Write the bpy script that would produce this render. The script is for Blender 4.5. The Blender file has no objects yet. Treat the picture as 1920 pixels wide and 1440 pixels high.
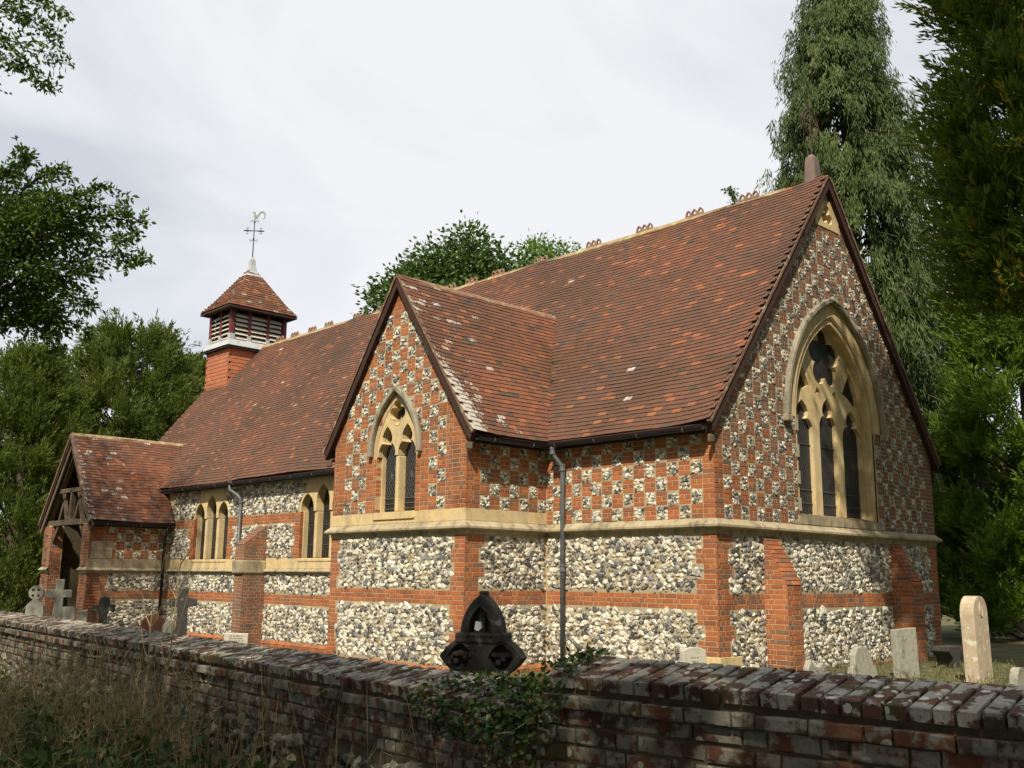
import bpy, bmesh, math, random
import numpy as np
from mathutils import Vector, Matrix
from mathutils.geometry import tessellate_polygon

random.seed(7)
RNG = np.random.default_rng(11)
SC = bpy.context.scene
COL = SC.collection

# ------------------------------------------------------------------ camera
CAM = np.array([8.7892, -12.6580, 1.4261])
YAW, PITCH, ROLL, FPX = 0.8071, 0.1897, 0.0097, 1884.64
FWD = np.array([-math.sin(YAW) * math.cos(PITCH), math.cos(YAW) * math.cos(PITCH), math.sin(PITCH)])
_r = np.array([math.cos(YAW), math.sin(YAW), 0.0])
_u = np.cross(_r, FWD)
RGT = math.cos(ROLL) * _r + math.sin(ROLL) * _u
UPV = -math.sin(ROLL) * _r + math.cos(ROLL) * _u
cd = bpy.data.cameras.new('camera')
cd.sensor_width = 36.0
cd.lens = 36.0 * FPX / 1920.0
cd.clip_start = 0.1
cd.clip_end = 2000.0
cam = bpy.data.objects.new('camera', cd)
COL.objects.link(cam)
cam.matrix_world = Matrix(((RGT[0], UPV[0], -FWD[0], CAM[0]), (RGT[1], UPV[1], -FWD[1], CAM[1]), (RGT[2], UPV[2], -FWD[2], CAM[2]), (0, 0, 0, 1)))
SC.camera = cam

# ------------------------------------------------------------------ world, sun, exposure
SUN_EL = math.radians(49)
SUN_AZ = np.array([0.53, -0.848])
SUN = np.array([SUN_AZ[0] * math.cos(SUN_EL), SUN_AZ[1] * math.cos(SUN_EL), math.sin(SUN_EL)])
W = bpy.data.worlds.new('World')
SC.world = W
W.use_nodes = True
nt = W.node_tree
nt.nodes.clear()
o_ = nt.nodes.new('ShaderNodeOutputWorld')
sky = nt.nodes.new('ShaderNodeTexSky')
sky.sky_type = 'NISHITA'
sky.sun_disc = False
sky.sun_elevation = SUN_EL
sky.sun_rotation = math.atan2(SUN_AZ[0], SUN_AZ[1])
bg1 = nt.nodes.new('ShaderNodeBackground')
bg1.inputs['Strength'].default_value = 0.07
nt.links.new(sky.outputs[0], bg1.inputs['Color'])
tc = nt.nodes.new('ShaderNodeTexCoord')
mp = nt.nodes.new('ShaderNodeMapping')
mp.inputs['Scale'].default_value = (1.0, 1.0, 2.2)
mp.inputs['Location'].default_value = (3.1, 0.4, 0.3)
nt.links.new(tc.outputs['Generated'], mp.inputs['Vector'])
n1 = nt.nodes.new('ShaderNodeTexNoise')
n1.inputs['Scale'].default_value = 2.3
n1.inputs['Detail'].default_value = 6.0
n1.inputs['Roughness'].default_value = 0.5
n1.inputs['Distortion'].default_value = 0.5
nt.links.new(mp.outputs[0], n1.inputs['Vector'])
rp = nt.nodes.new('ShaderNodeValToRGB')
rp.color_ramp.elements[0].position = 0.34
rp.color_ramp.elements[0].color = (0.70, 0.74, 0.80, 1)
rp.color_ramp.elements[1].position = 0.60
rp.color_ramp.elements[1].color = (1.0, 1.0, 1.02, 1)
nt.links.new(n1.outputs['Fac'], rp.inputs['Fac'])
bg2 = nt.nodes.new('ShaderNodeBackground')
bg2.inputs['Strength'].default_value = 0.66
nt.links.new(rp.outputs[0], bg2.inputs['Color'])
mxs = nt.nodes.new('ShaderNodeMixShader')
mxs.inputs[0].default_value = 0.90          # broken cloud covers nine tenths of the sky
nt.links.new(bg1.outputs[0], mxs.inputs[1])
nt.links.new(bg2.outputs[0], mxs.inputs[2])
nt.links.new(mxs.outputs[0], o_.inputs['Surface'])

sl = bpy.data.lights.new('sun', 'SUN')
sl.energy = 4.3
sl.angle = math.radians(0.6)
sl.color = (1.0, 0.91, 0.76)
so = bpy.data.objects.new('sun', sl)
COL.objects.link(so)
so.rotation_euler = Vector(SUN).to_track_quat('Z', 'Y').to_euler()
so.location = (0, 0, 40)

SC.view_settings.view_transform = 'Standard'
SC.view_settings.look = 'None'
SC.view_settings.exposure = 0.56
SC.view_settings.gamma = 1.0
SC.view_settings.use_curve_mapping = False
SC.render.engine = 'CYCLES'
SC.cycles.use_denoising = True
SC.cycles.max_bounces = 5
SC.cycles.diffuse_bounces = 3
SC.cycles.transparent_max_bounces = 4


def project(P):
    """pixel (in the 1920 photograph) and depth of points (n,3)"""
    v = np.asarray(P, float) - CAM
    z = v @ FWD
    return 960 + FPX * (v @ RGT) / z, 720 - FPX * (v @ UPV) / z, z


# ------------------------------------------------------------------ materials
MATS = {}


def nodes_of(name):
    m = bpy.data.materials.new(name)
    m.use_nodes = True
    t = m.node_tree
    b = t.nodes['Principled BSDF']
    MATS[name] = m
    return m, t, b


def N(t, typ, **kw):
    n = t.nodes.new(typ)
    for k, v in kw.items():
        if k.startswith('i_'):
            n.inputs[k[2:].replace('_', ' ')].default_value = v
        else:
            setattr(n, k, v)
    return n


def ramp(t, fac, stops, interp='LINEAR'):
    r = t.nodes.new('ShaderNodeValToRGB')
    r.color_ramp.interpolation = interp
    e = r.color_ramp.elements
    while len(e) > 1:
        e.remove(e[-1])
    for i, (p, c) in enumerate(stops):
        x = e[0] if i == 0 else e.new(p)
        x.position = p
        x.color = (c[0], c[1], c[2], 1)
    t.links.new(fac, r.inputs['Fac'])
    return r.outputs['Color']


def mix(t, fac, a, b, mode='MIX'):
    m = t.nodes.new('ShaderNodeMix')
    m.data_type = 'RGBA'
    m.blend_type = mode
    if isinstance(fac, (int, float)):
        m.inputs[0].default_value = fac
    else:
        t.links.new(fac, m.inputs[0])
    for s, v in ((6, a), (7, b)):
        if isinstance(v, (tuple, list)):
            m.inputs[s].default_value = (v[0], v[1], v[2], 1)
        else:
            t.links.new(v, m.inputs[s])
    return m.outputs[2]


def math_(t, op, a, b=0.0):
    m = t.nodes.new('ShaderNodeMath')
    m.operation = op
    for s, v in ((0, a), (1, b)):
        if isinstance(v, (int, float)):
            m.inputs[s].default_value = v
        else:
            t.links.new(v, m.inputs[s])
    return m.outputs[0]


def noise(t, scale, detail=4.0, rough=0.55, dist=0.0, vec=None):
    n = N(t, 'ShaderNodeTexNoise')
    n.inputs['Scale'].default_value = scale
    n.inputs['Detail'].default_value = detail
    n.inputs['Roughness'].default_value = rough
    n.inputs['Distortion'].default_value = dist
    if vec is None:
        g = N(t, 'ShaderNodeNewGeometry')
        vec = g.outputs['Position']
    t.links.new(vec, n.inputs['Vector'])
    return n.outputs['Fac']


def attr(t, name):
    a = N(t, 'ShaderNodeAttribute')
    a.attribute_name = name
    return a.outputs['Fac']


def bump(t, b, h, strength=0.3, dist=0.01):
    n = N(t, 'ShaderNodeBump')
    n.inputs['Strength'].default_value = strength
    n.inputs['Distance'].default_value = dist
    t.links.new(h, n.inputs['Height'])
    t.links.new(n.outputs[0], b.inputs['Normal'])


def spots(t, scale, lo, hi, detail=5.0, dist=0.0):
    """a mask (0..1) of irregular patches"""
    f = noise(t, scale, detail, 0.6, dist)
    r = N(t, 'ShaderNodeMapRange', clamp=True)
    r.inputs['From Min'].default_value = lo
    r.inputs['From Max'].default_value = hi
    t.links.new(f, r.inputs['Value'])
    return r.outputs[0]


def m_brick(name, stops, lich=0.0, lich_col=(0.50, 0.50, 0.44), moss=0.0, band=(0.45, 0.55)):
    m, t, b = nodes_of(name)
    c = ramp(t, attr(t, 'tint'), stops)
    v = noise(t, 38, 5, 0.65)
    c = mix(t, 0.55, c, ramp(t, v, [(0.25, (0.45, 0.45, 0.45)), (0.55, (1, 1, 1)), (0.8, (1.25, 1.2, 1.15))]), 'MULTIPLY')
    w = noise(t, 1.7, 4)
    c = mix(t, 0.8, c, ramp(t, w, [(0.30, (0.58, 0.58, 0.58)), (0.46, (0.92, 0.92, 0.92)), (0.62, (1.10, 1.06, 1.02))]), 'MULTIPLY')
    c = mix(t, math_(t, 'MULTIPLY', spots(t, 3.1, 0.60, 0.74, 6), 0.45), c, (0.20, 0.17, 0.13))
    if moss:
        c = mix(t, math_(t, 'MULTIPLY', spots(t, 6, 0.50, 0.62), moss), c, (0.075, 0.075, 0.025))
    if lich:
        k = math_(t, 'MULTIPLY', spots(t, 10.0, band[0], band[1], 9), lich)
        c = mix(t, k, c, mix(t, noise(t, 55, 5, 0.7), lich_col, (0.10, 0.10, 0.08)))
        vo = N(t, 'ShaderNodeTexVoronoi')
        vo.inputs['Scale'].default_value = 13.0
        vo.inputs['Randomness'].default_value = 1.0
        t.links.new(N(t, 'ShaderNodeNewGeometry').outputs['Position'], vo.inputs['Vector'])
        rs = math_(t, 'LESS_THAN', math_(t, 'ADD', vo.outputs['Distance'], math_(t, 'MULTIPLY', noise(t, 30, 4), 0.35)), 0.42)
        rs = math_(t, 'MULTIPLY', rs, spots(t, 2.3, 0.46, 0.54, 3))
        c = mix(t, math_(t, 'MULTIPLY', rs, lich), c, mix(t, noise(t, 70, 3), lich_col, (0.55, 0.54, 0.48)))
        dk = spots(t, 1.1, 0.42, 0.62, 5)
        c = mix(t, 0.75, c, ramp(t, dk, [(0, (0.42, 0.40, 0.35)), (1, (1.15, 1.12, 1.06))]), 'MULTIPLY')
    t.links.new(c, b.inputs['Base Color'])
    b.inputs['Roughness'].default_value = 0.9
    b.inputs['Specular IOR Level'].default_value = 0.2
    bump(t, b, v, 0.5, 0.006)
    return m


m_brick('brick', [(0.0, (0.35, 0.118, 0.050)), (0.3, (0.42, 0.155, 0.062)), (0.5, (0.30, 0.108, 0.052)), (0.7, (0.27, 0.130, 0.080)), (0.88, (0.195, 0.122, 0.085)), (1.0, (0.155, 0.115, 0.088))])
m_brick('old_brick', [(0.0, (0.13, 0.055, 0.035)), (0.4, (0.19, 0.08, 0.047)), (0.7, (0.10, 0.06, 0.045)), (1.0, (0.085, 0.07, 0.055))], lich=0.80, lich_col=(0.42, 0.42, 0.36), moss=0.9, band=(0.46, 0.54))
m_brick('lichen_brick', [(0.0, (0.10, 0.05, 0.036)), (0.5, (0.13, 0.066, 0.046)), (1.0, (0.085, 0.068, 0.055))], lich=0.92, lich_col=(0.58, 0.57, 0.51), moss=0.85, band=(0.485, 0.535))


def m_simple(name, col, rough=0.8, nz=(12, 0.35), metal=0.0, bmp=0.2, dirt=None, bdist=0.01):
    m, t, b = nodes_of(name)
    v = noise(t, nz[0], 6, 0.6)
    c = mix(t, 1.0, (col[0], col[1], col[2]), ramp(t, v, [(0.25, (1 - nz[1],) * 3), (0.5, (1, 1, 1)), (0.8, (1 + nz[1] * 0.6,) * 3)]), 'MULTIPLY')
    if dirt:
        c = mix(t, spots(t, dirt[0], dirt[1], dirt[2], 6), c, dirt[3])
    t.links.new(c, b.inputs['Base Color'])
    b.inputs['Roughness'].default_value = rough
    b.inputs['Metallic'].default_value = metal
    b.inputs['Specular IOR Level'].default_value = 0.3
    if bmp:
        bump(t, b, v, bmp, bdist)
    return m


m_simple('mortar', (0.48, 0.35, 0.20), 0.95, (25, 0.3))
m_simple('flint_mortar', (0.38, 0.32, 0.21), 0.95, (30, 0.5), bmp=0.6)
m_simple('old_mortar', (0.075, 0.058, 0.034), 0.95, (14, 0.5))  # also stands in for shade on the porch's inner wall
def m_stone(name, col, stain, amount):
    m, t, b = nodes_of(name)
    g = N(t, 'ShaderNodeNewGeometry')
    mp_ = N(t, 'ShaderNodeMapping')
    mp_.inputs['Scale'].default_value = (1.0, 1.0, 0.28)
    t.links.new(g.outputs['Position'], mp_.inputs['Vector'])
    v = noise(t, 8, 6, 0.6)
    c = mix(t, 1.0, col, ramp(t, v, [(0.25, (0.80, 0.80, 0.80)), (0.5, (1, 1, 1)), (0.8, (1.10, 1.10, 1.12))]), 'MULTIPLY')
    st = ramp(t, noise(t, 5.0, 6, 0.65, 0.0, mp_.outputs[0]), [(0.47, (0, 0, 0)), (0.66, (1, 1, 1))])
    c = mix(t, math_(t, 'MULTIPLY', st, amount), c, stain)
    c = mix(t, math_(t, 'MULTIPLY', spots(t, 1.3, 0.50, 0.66, 5), 0.45), c, (0.52, 0.44, 0.30))
    c = mix(t, math_(t, 'MULTIPLY', spots(t, 22, 0.62, 0.68, 4), 0.6), c, (0.30, 0.27, 0.19))
    t.links.new(c, b.inputs['Base Color'])
    b.inputs['Roughness'].default_value = 0.9
    b.inputs['Specular IOR Level'].default_value = 0.15
    bump(t, b, noise(t, 30, 5), 0.25, 0.01)


m_stone('limestone', (0.62, 0.47, 0.24), (0.30, 0.25, 0.16), 0.55)
m_stone('weathered_stone', (0.36, 0.30, 0.19), (0.10, 0.09, 0.065), 0.8)
m_stone('hood_stone', (0.30, 0.27, 0.20), (0.12, 0.11, 0.085), 0.8)
m_simple('grey_stone', (0.30, 0.29, 0.235), 0.9, (14, 0.3), dirt=(5, 0.55, 0.66, (0.16, 0.15, 0.10)), bmp=0.4)
m_simple('buff_stone', (0.46, 0.37, 0.26), 0.9, (9, 0.25), dirt=(10, 0.56, 0.64, (0.60, 0.57, 0.46)), bmp=0.4)
m_simple('pale_stone', (0.46, 0.43, 0.35), 0.85, (10, 0.15), dirt=(5, 0.62, 0.72, (0.36, 0.36, 0.26)))
m_simple('dark_stone', (0.050, 0.046, 0.038), 0.92, (16, 0.5), bmp=0.6, dirt=(9, 0.60, 0.70, (0.20, 0.21, 0.19)))
m_simple('brown_stone', (0.17, 0.075, 0.05), 0.9, (12, 0.3))
m_simple('chalk', (0.80, 0.80, 0.78), 0.7, (14, 0.08))
m_simple('engraving', (0.20, 0.19, 0.15), 0.9, (40, 0.3), bmp=0)
m_simple('lead', (0.40, 0.41, 0.41), 0.55, (6, 0.25), bmp=0.1)
m_simple('cream_louvre', (0.52, 0.49, 0.41), 0.7, (9, 0.15), bmp=0.05)
m_simple('red_timber', (0.13, 0.030, 0.026), 0.6, (6, 0.3), bmp=0.1)
m_simple('old_timber', (0.115, 0.085, 0.055), 0.85, (9, 0.4), bmp=0.3)
m_simple('grey_timber', (0.17, 0.125, 0.105), 0.8, (5, 0.4), bmp=0.3)
m_simple('black_iron', (0.016, 0.016, 0.017), 0.4, (20, 0.3), bmp=0.05)
m_simple('grey_pipe', (0.115, 0.125, 0.13), 0.42, (9, 0.35), bmp=0.05)
m_simple('rust_iron', (0.075, 0.045, 0.035), 0.7, (30, 0.4))
m_simple('wrought_iron', (0.06, 0.06, 0.065), 0.6, (30, 0.3))
m_simple('verdigris', (0.20, 0.29, 0.21), 0.7, (30, 0.3))
m_simple('terracotta', (0.25, 0.13, 0.085), 0.85, (14, 0.35), dirt=(6, 0.5, 0.62, (0.25, 0.22, 0.12)))
m_simple('ridge_clay', (0.30, 0.20, 0.11), 0.9, (6, 0.3), dirt=(4, 0.5, 0.62, (0.36, 0.33, 0.16)))
m_simple('verge_mortar', (0.17, 0.10, 0.065), 0.9, (9, 0.4), dirt=(6, 0.55, 0.66, (0.34, 0.29, 0.2)))
m_simple('roof_base', (0.05, 0.025, 0.018), 0.95, (9, 0.2), bmp=0)
m_simple('bark', (0.075, 0.058, 0.04), 0.95, (14, 0.5), bmp=0.8, bdist=0.03)
m_simple('twig', (0.16, 0.125, 0.09), 0.9, (20, 0.3), bmp=0)
m_simple('plaster', (0.45, 0.43, 0.40), 0.9, (4, 0.15))
m_simple('door_wood', (0.03, 0.02, 0.014), 0.7, (5, 0.3))


def m_flint(name, mossy=0.0, dim=1.0):
    m, t, b = nodes_of(name)
    c = ramp(t, attr(t, 'tint'), [(0.0, (0.82, 0.78, 0.66)), (0.42, (0.70, 0.65, 0.50)), (0.46, (0.48, 0.35, 0.18)), (0.51, (0.44, 0.42, 0.35)), (0.62, (0.27, 0.262, 0.24)), (0.72, (0.085, 0.083, 0.08)), (0.92, (0.055, 0.055, 0.055)), (1.0, (0.33, 0.32, 0.29))])
    v = noise(t, 34, 4, 0.6, 0.4)
    k = ramp(t, v, [(0.42, (0, 0, 0)), (0.50, (1, 1, 1))])
    dk = mix(t, noise(t, 70, 2), (0.045, 0.045, 0.05), (0.20, 0.19, 0.175))
    c = mix(t, math_(t, 'MULTIPLY', math_(t, 'SUBTRACT', 1.0, k), 0.6), c, dk)
    hi = spots(t, 31, 0.60, 0.64, 3)
    c = mix(t, math_(t, 'MULTIPLY', hi, 0.7), c, (0.80, 0.77, 0.68))
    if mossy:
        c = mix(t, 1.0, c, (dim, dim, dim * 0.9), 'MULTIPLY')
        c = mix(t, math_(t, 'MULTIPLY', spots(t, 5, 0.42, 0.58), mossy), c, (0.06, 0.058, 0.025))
    t.links.new(c, b.inputs['Base Color'])
    b.inputs['Roughness'].default_value = 0.55
    b.inputs['Specular IOR Level'].default_value = 0.4
    bump(t, b, noise(t, 45, 3), 0.45, 0.012)
    return m


m_flint('flint')
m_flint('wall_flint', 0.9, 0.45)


def m_tile(name, stops, w=0.5):
    m, t, b = nodes_of(name)
    c = ramp(t, attr(t, 'tint'), stops)
    v = noise(t, 22, 5, 0.65)
    c = mix(t, 0.35, c, ramp(t, v, [(0.25, (0.5, 0.5, 0.5)), (0.55, (1, 1, 1)), (0.85, (1.3, 1.25, 1.2))]), 'MULTIPLY')
    big = noise(t, 0.55, 5, 0.6)
    c = mix(t, w, c, ramp(t, big, [(0.34, (0.60, 0.68, 0.62)), (0.5, (1, 1, 1)), (0.66, (1.40, 1.15, 1.0))]), 'MULTIPLY')
    l = attr(t, 'lich')
    r_ = N(t, 'ShaderNodeMapRange', clamp=True)
    r_.inputs['From Min'].default_value = 1.02
    r_.inputs['From Max'].default_value = 1.14
    t.links.new(math_(t, 'ADD', l, noise(t, 22, 6, 0.68)), r_.inputs['Value'])
    k = r_.outputs[0]
    c = mix(t, math_(t, 'MULTIPLY', k, 0.9), c, mix(t, noise(t, 50, 3), (0.58, 0.55, 0.49), (0.34, 0.31, 0.25)))
    t.links.new(c, b.inputs['Base Color'])
    b.inputs['Roughness'].default_value = 0.85
    b.inputs['Specular IOR Level'].default_value = 0.25
    bump(t, b, v, 0.15, 0.004)
    return m


m_tile('roof_tile', [(0.0, (0.090, 0.053, 0.036)), (0.4, (0.120, 0.061, 0.039)), (0.62, (0.158, 0.070, 0.041)), (0.80, (0.225, 0.088, 0.042)), (0.9, (0.27, 0.112, 0.054)), (0.95, (0.078, 0.060, 0.046)), (1.0, (0.062, 0.056, 0.046))])
m_tile('hung_tile', [(0.0, (0.34, 0.125, 0.065)), (0.5, (0.42, 0.155, 0.078)), (0.8, (0.48, 0.18, 0.085)), (1.0, (0.28, 0.14, 0.09))], 0.3)


def m_glass(name):
    m, t, b = nodes_of(name)
    v = noise(t, 9, 3)
    c = ramp(t, v, [(0.3, (0.012, 0.012, 0.012)), (0.7, (0.035, 0.034, 0.032))])
    t.links.new(c, b.inputs['Base Color'])
    b.inputs['Roughness'].default_value = 0.30
    b.inputs['Specular IOR Level'].default_value = 0.22
    bump(t, b, noise(t, 16, 2), 0.35, 0.02)


m_glass('window_glass')
m_simple('lead_came', (0.11, 0.11, 0.105), 0.6, (20, 0.2), bmp=0)


def m_leaf(name, stops, trans=0.25, rough=0.55):
    m, t, b = nodes_of(name)
    c = ramp(t, attr(t, 'tint'), stops)
    c = mix(t, 0.6, c, ramp(t, noise(t, 0.9, 3), [(0.3, (0.65, 0.70, 0.6)), (0.7, (1.25, 1.2, 1.1))]), 'MULTIPLY')
    t.links.new(c, b.inputs['Base Color'])
    b.inputs['Roughness'].default_value = rough
    b.inputs['Specular IOR Level'].default_value = 0.25
    tr = N(t, 'ShaderNodeBsdfTranslucent')
    t.links.new(mix(t, 1.0, c, (1.1, 1.15, 0.6), 'MULTIPLY'), tr.inputs['Color'])
    ms = N(t, 'ShaderNodeMixShader')
    ms.inputs[0].default_value = trans
    t.links.new(b.outputs[0], ms.inputs[1])
    t.links.new(tr.outputs[0], ms.inputs[2])
    t.links.new(ms.outputs[0], t.nodes['Material Output'].inputs['Surface'])


m_leaf('oak_leaf', [(0, (0.050, 0.095, 0.018)), (0.6, (0.080, 0.145, 0.028)), (1, (0.13, 0.19, 0.05))], 0.4)
m_leaf('ash_leaf', [(0, (0.05, 0.095, 0.022)), (0.6, (0.08, 0.14, 0.034)), (1, (0.12, 0.17, 0.05))])
m_leaf('yew_needle', [(0, (0.065, 0.095, 0.016)), (0.6, (0.105, 0.145, 0.026)), (0.9, (0.135, 0.165, 0.036)), (1, (0.17, 0.13, 0.04))], 0.35)
m_leaf('weeping_needle', [(0, (0.055, 0.088, 0.024)), (0.6, (0.085, 0.125, 0.034)), (1, (0.135, 0.165, 0.05))], 0.35)
m_leaf('cypress_needle', [(0, (0.070, 0.115, 0.016)), (0.6, (0.115, 0.175, 0.024)), (0.97, (0.17, 0.22, 0.035)), (1, (0.36, 0.25, 0.03))], 0.45)
m_leaf('bright_cypress_needle', [(0, (0.075, 0.14, 0.016)), (0.6, (0.13, 0.22, 0.028)), (1, (0.20, 0.29, 0.05))], 0.4)
m_leaf('ivy_leaf', [(0, (0.022, 0.048, 0.012)), (0.7, (0.045, 0.080, 0.020)), (0.93, (0.085, 0.11, 0.03)), (1, (0.16, 0.07, 0.025))], 0.12, 0.4)
m_leaf('grass_blade', [(0, (0.05, 0.075, 0.020)), (0.5, (0.085, 0.10, 0.030)), (0.75, (0.16, 0.14, 0.055)), (1, (0.30, 0.24, 0.11))], 0.2)
m_leaf('dry_stem', [(0, (0.20, 0.15, 0.075)), (1, (0.38, 0.30, 0.16))], 0.1)
m_leaf('weed_leaf', [(0, (0.035, 0.070, 0.018)), (0.7, (0.055, 0.105, 0.028)), (1, (0.12, 0.11, 0.04))], 0.2)


def m_ground(name):
    m, t, b = nodes_of(name)
    v = noise(t, 3.0, 6)
    c = ramp(t, v, [(0.3, (0.045, 0.050, 0.018)), (0.5, (0.085, 0.085, 0.030)), (0.7, (0.14, 0.12, 0.05))])
    t.links.new(c, b.inputs['Base Color'])
    b.inputs['Roughness'].default_value = 1.0
    bump(t, b, noise(t, 40, 4), 0.6, 0.03)


m_ground('turf')

# ------------------------------------------------------------------ object helpers


def add(name, mesh, mat=None, parent=None):
    o = bpy.data.objects.new(name, mesh)
    COL.objects.link(o)
    if mat is not None and mesh is not None:
        mesh.materials.append(MATS[mat])
    if parent is not None:
        o.parent = parent
    return o


def tag(o, label=None, cat=None, group=None, kind=None):
    for k, v in (('label', label), ('category', cat), ('group', group), ('kind', kind)):
        if v:
            o[k] = v
    return o


def thing(name, label, cat, group=None, loc=(0, 0, 0)):
    o = bpy.data.objects.new(name, None)
    COL.objects.link(o)
    o.location = loc
    o.empty_display_size = 0.2
    return tag(o, label, cat, group)


def np_mesh(name, V, F, attrs=None, smooth=False):
    """V (n,3); F (m,k) all faces with the same number of corners"""
    V = np.ascontiguousarray(V, dtype=np.float32).reshape(-1, 3)
    F = np.ascontiguousarray(F, dtype=np.int32)
    me = bpy.data.meshes.new(name)
    m, k = F.shape
    me.vertices.add(len(V))
    me.vertices.foreach_set('co', V.ravel())
    me.loops.add(m * k)
    me.loops.foreach_set('vertex_index', F.ravel())
    me.polygons.add(m)
    me.polygons.foreach_set('loop_start', np.arange(0, m * k, k, dtype=np.int32))
    me.polygons.foreach_set('use_smooth', np.full(m, bool(smooth)))
    me.update(calc_edges=True)
    for an, av in (attrs or {}).items():
        a = me.attributes.new(an, 'FLOAT', 'FACE')
        a.data.foreach_set('value', np.ascontiguousarray(av, dtype=np.float32))
    return me


class MB:
    """collects polygons; build() makes one mesh object"""

    def __init__(s):
        s.v, s.f = [], []

    def poly(s, pts):
        i = len(s.v)
        s.v += [tuple(p) for p in pts]
        s.f.append(tuple(range(i, i + len(pts))))

    def box(s, c, h, ax=None):
        ax = ax or ((1, 0, 0), (0, 1, 0), (0, 0, 1))
        c = np.array(c, float)
        A = [np.array(a, float) * k for a, k in zip(ax, h)]
        i = len(s.v)
        for sz in (-1, 1):
            for sx, sy in ((-1, -1), (1, -1), (1, 1), (-1, 1)):
                s.v.append(tuple(c + A[0] * sx + A[1] * sy + A[2] * sz))
        for f in ((3, 2, 1, 0), (4, 5, 6, 7), (0, 1, 5, 4), (1, 2, 6, 5), (2, 3, 7, 6), (3, 0, 4, 7)):
            s.f.append(tuple(i + k for k in f))

    def prism(s, loops, fr, d0, d1):
        """extrude 2d loops (outer first, then holes) of frame fr from depth d0 to d1"""
        flat = [p for l in loops for p in l]
        tris = tessellate_polygon([[Vector((p[0], p[1], 0)) for p in l] for l in loops])
        i = len(s.v)
        s.v += [tuple(fr.p(a, b, d1)) for a, b in flat]
        j = len(s.v)
        s.v += [tuple(fr.p(a, b, d0)) for a, b in flat]
        for t in tris:
            a, b, c = (flat[k] for k in t)
            sgn = (b[0] - a[0]) * (c[1] - a[1]) - (b[1] - a[1]) * (c[0] - a[0])
            t = t if sgn > 0 else t[::-1]
            s.f.append(tuple(i + k for k in t))
            s.f.append(tuple(j + k for k in t[::-1]))
        o = 0
        for l in loops:
            n = len(l)
            for k in range(n):
                a, b = o + k, o + (k + 1) % n
                s.f.append((i + a, j + a, j + b, i + b))
            o += n

    def tube(s, pts, rad, sides=8, cap=True):
        pts = [np.array(p, float) for p in pts]
        if isinstance(rad, (int, float)):
            rad = [rad] * len(pts)
        rings = []
        up = np.array([0.31, 0.17, 0.93])
        for k, p in enumerate(pts):
            d = pts[min(k + 1, len(pts) - 1)] - pts[max(k - 1, 0)]
            d = d / (np.linalg.norm(d) + 1e-9)
            a = np.cross(d, up)
            if np.linalg.norm(a) < 0.05:
                a = np.cross(d, (1, 0, 0))
            a /= np.linalg.norm(a)
            b = np.cross(d, a)
            i = len(s.v)
            for q in range(sides):
                w = 2 * math.pi * q / sides
                s.v.append(tuple(p + rad[k] * (math.cos(w) * a + math.sin(w) * b)))
            rings.append(i)
        for k in range(len(pts) - 1):
            for q in range(sides):
                q2 = (q + 1) % sides
                s.f.append((rings[k] + q, rings[k] + q2, rings[k + 1] + q2, rings[k + 1] + q))
        if cap:
            s.f.append(tuple(rings[0] + q for q in range(sides))[::-1])
            s.f.append(tuple(rings[-1] + q for q in range(sides)))

    def lathe(s, base, prof, sides=16, axis=(0, 0, 1)):
        pts = [(base[0], base[1], base[2] + z) for r, z in prof]
        i = len(s.v)
        for (r, z), p in zip(prof, pts):
            for q in range(sides):
                w = 2 * math.pi * q / sides
                s.v.append((p[0] + r * math.cos(w), p[1] + r * math.sin(w), p[2]))
        for k in range(len(prof) - 1):
            for q in range(sides):
                q2 = (q + 1) % sides
                s.f.append((i + k * sides + q, i + k * sides + q2, i + (k + 1) * sides + q2, i + (k + 1) * sides + q))

    def mesh(s, name):
        me = bpy.data.meshes.new(name)
        me.from_pydata(s.v, [], s.f)
        me.update()
        return me

    def build(s, name, mat, parent=None, smooth=False, bevel=0.0):
        me = s.mesh(name)
        o = add(name, me, mat, parent)
        if smooth:
            for p in me.polygons:
                p.use_smooth = True
        if bevel:
            b = o.modifiers.new('bevel', 'BEVEL')
            b.width = bevel
            b.segments = 2
            b.limit_method = 'ANGLE'
            b.angle_limit = math.radians(40)
        return o


class Fr:
    """a wall frame: u runs along the wall, z up, d out of the wall"""

    def __init__(s, O, u, n, up=(0, 0, 1)):
        s.O, s.u, s.n, s.up = (np.array(a, float) for a in (O, u, n, up))

    def p(s, u, z, d=0.0):
        return s.O + s.u * u + s.up * z + s.n * d

    def P(s, u, z, d):
        u, z, d = (np.asarray(a, float)[..., None] for a in (u, z, d))
        return s.O + s.u * u + s.up * z + s.n * d


def arch(c, a, base, spring, apex, n=10):
    """two-centred pointed arch outline, counter-clockwise from bottom left"""
    h = apex - spring
    R = (a * a + h * h) / (2 * a)
    t1 = math.asin(min(1, h / R)) if h < R else math.pi / 2
    if h >= a:
        t1 = math.atan2(h, R - a)
        pts = [(c + (a - R) + R * math.cos(t1 * k / n), spring + R * math.sin(t1 * k / n)) for k in range(n + 1)]
    else:
        pts = [(c + a * math.cos(math.pi / 2 * k / n), spring + h * math.sin(math.pi / 2 * k / n)) for k in range(n + 1)]
    left = [(2 * c - x, z) for x, z in pts[:-1]][::-1]
    out = pts + left
    if base is not None:
        out = [(c - a, base), (c + a, base)] + out
    return out


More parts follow.
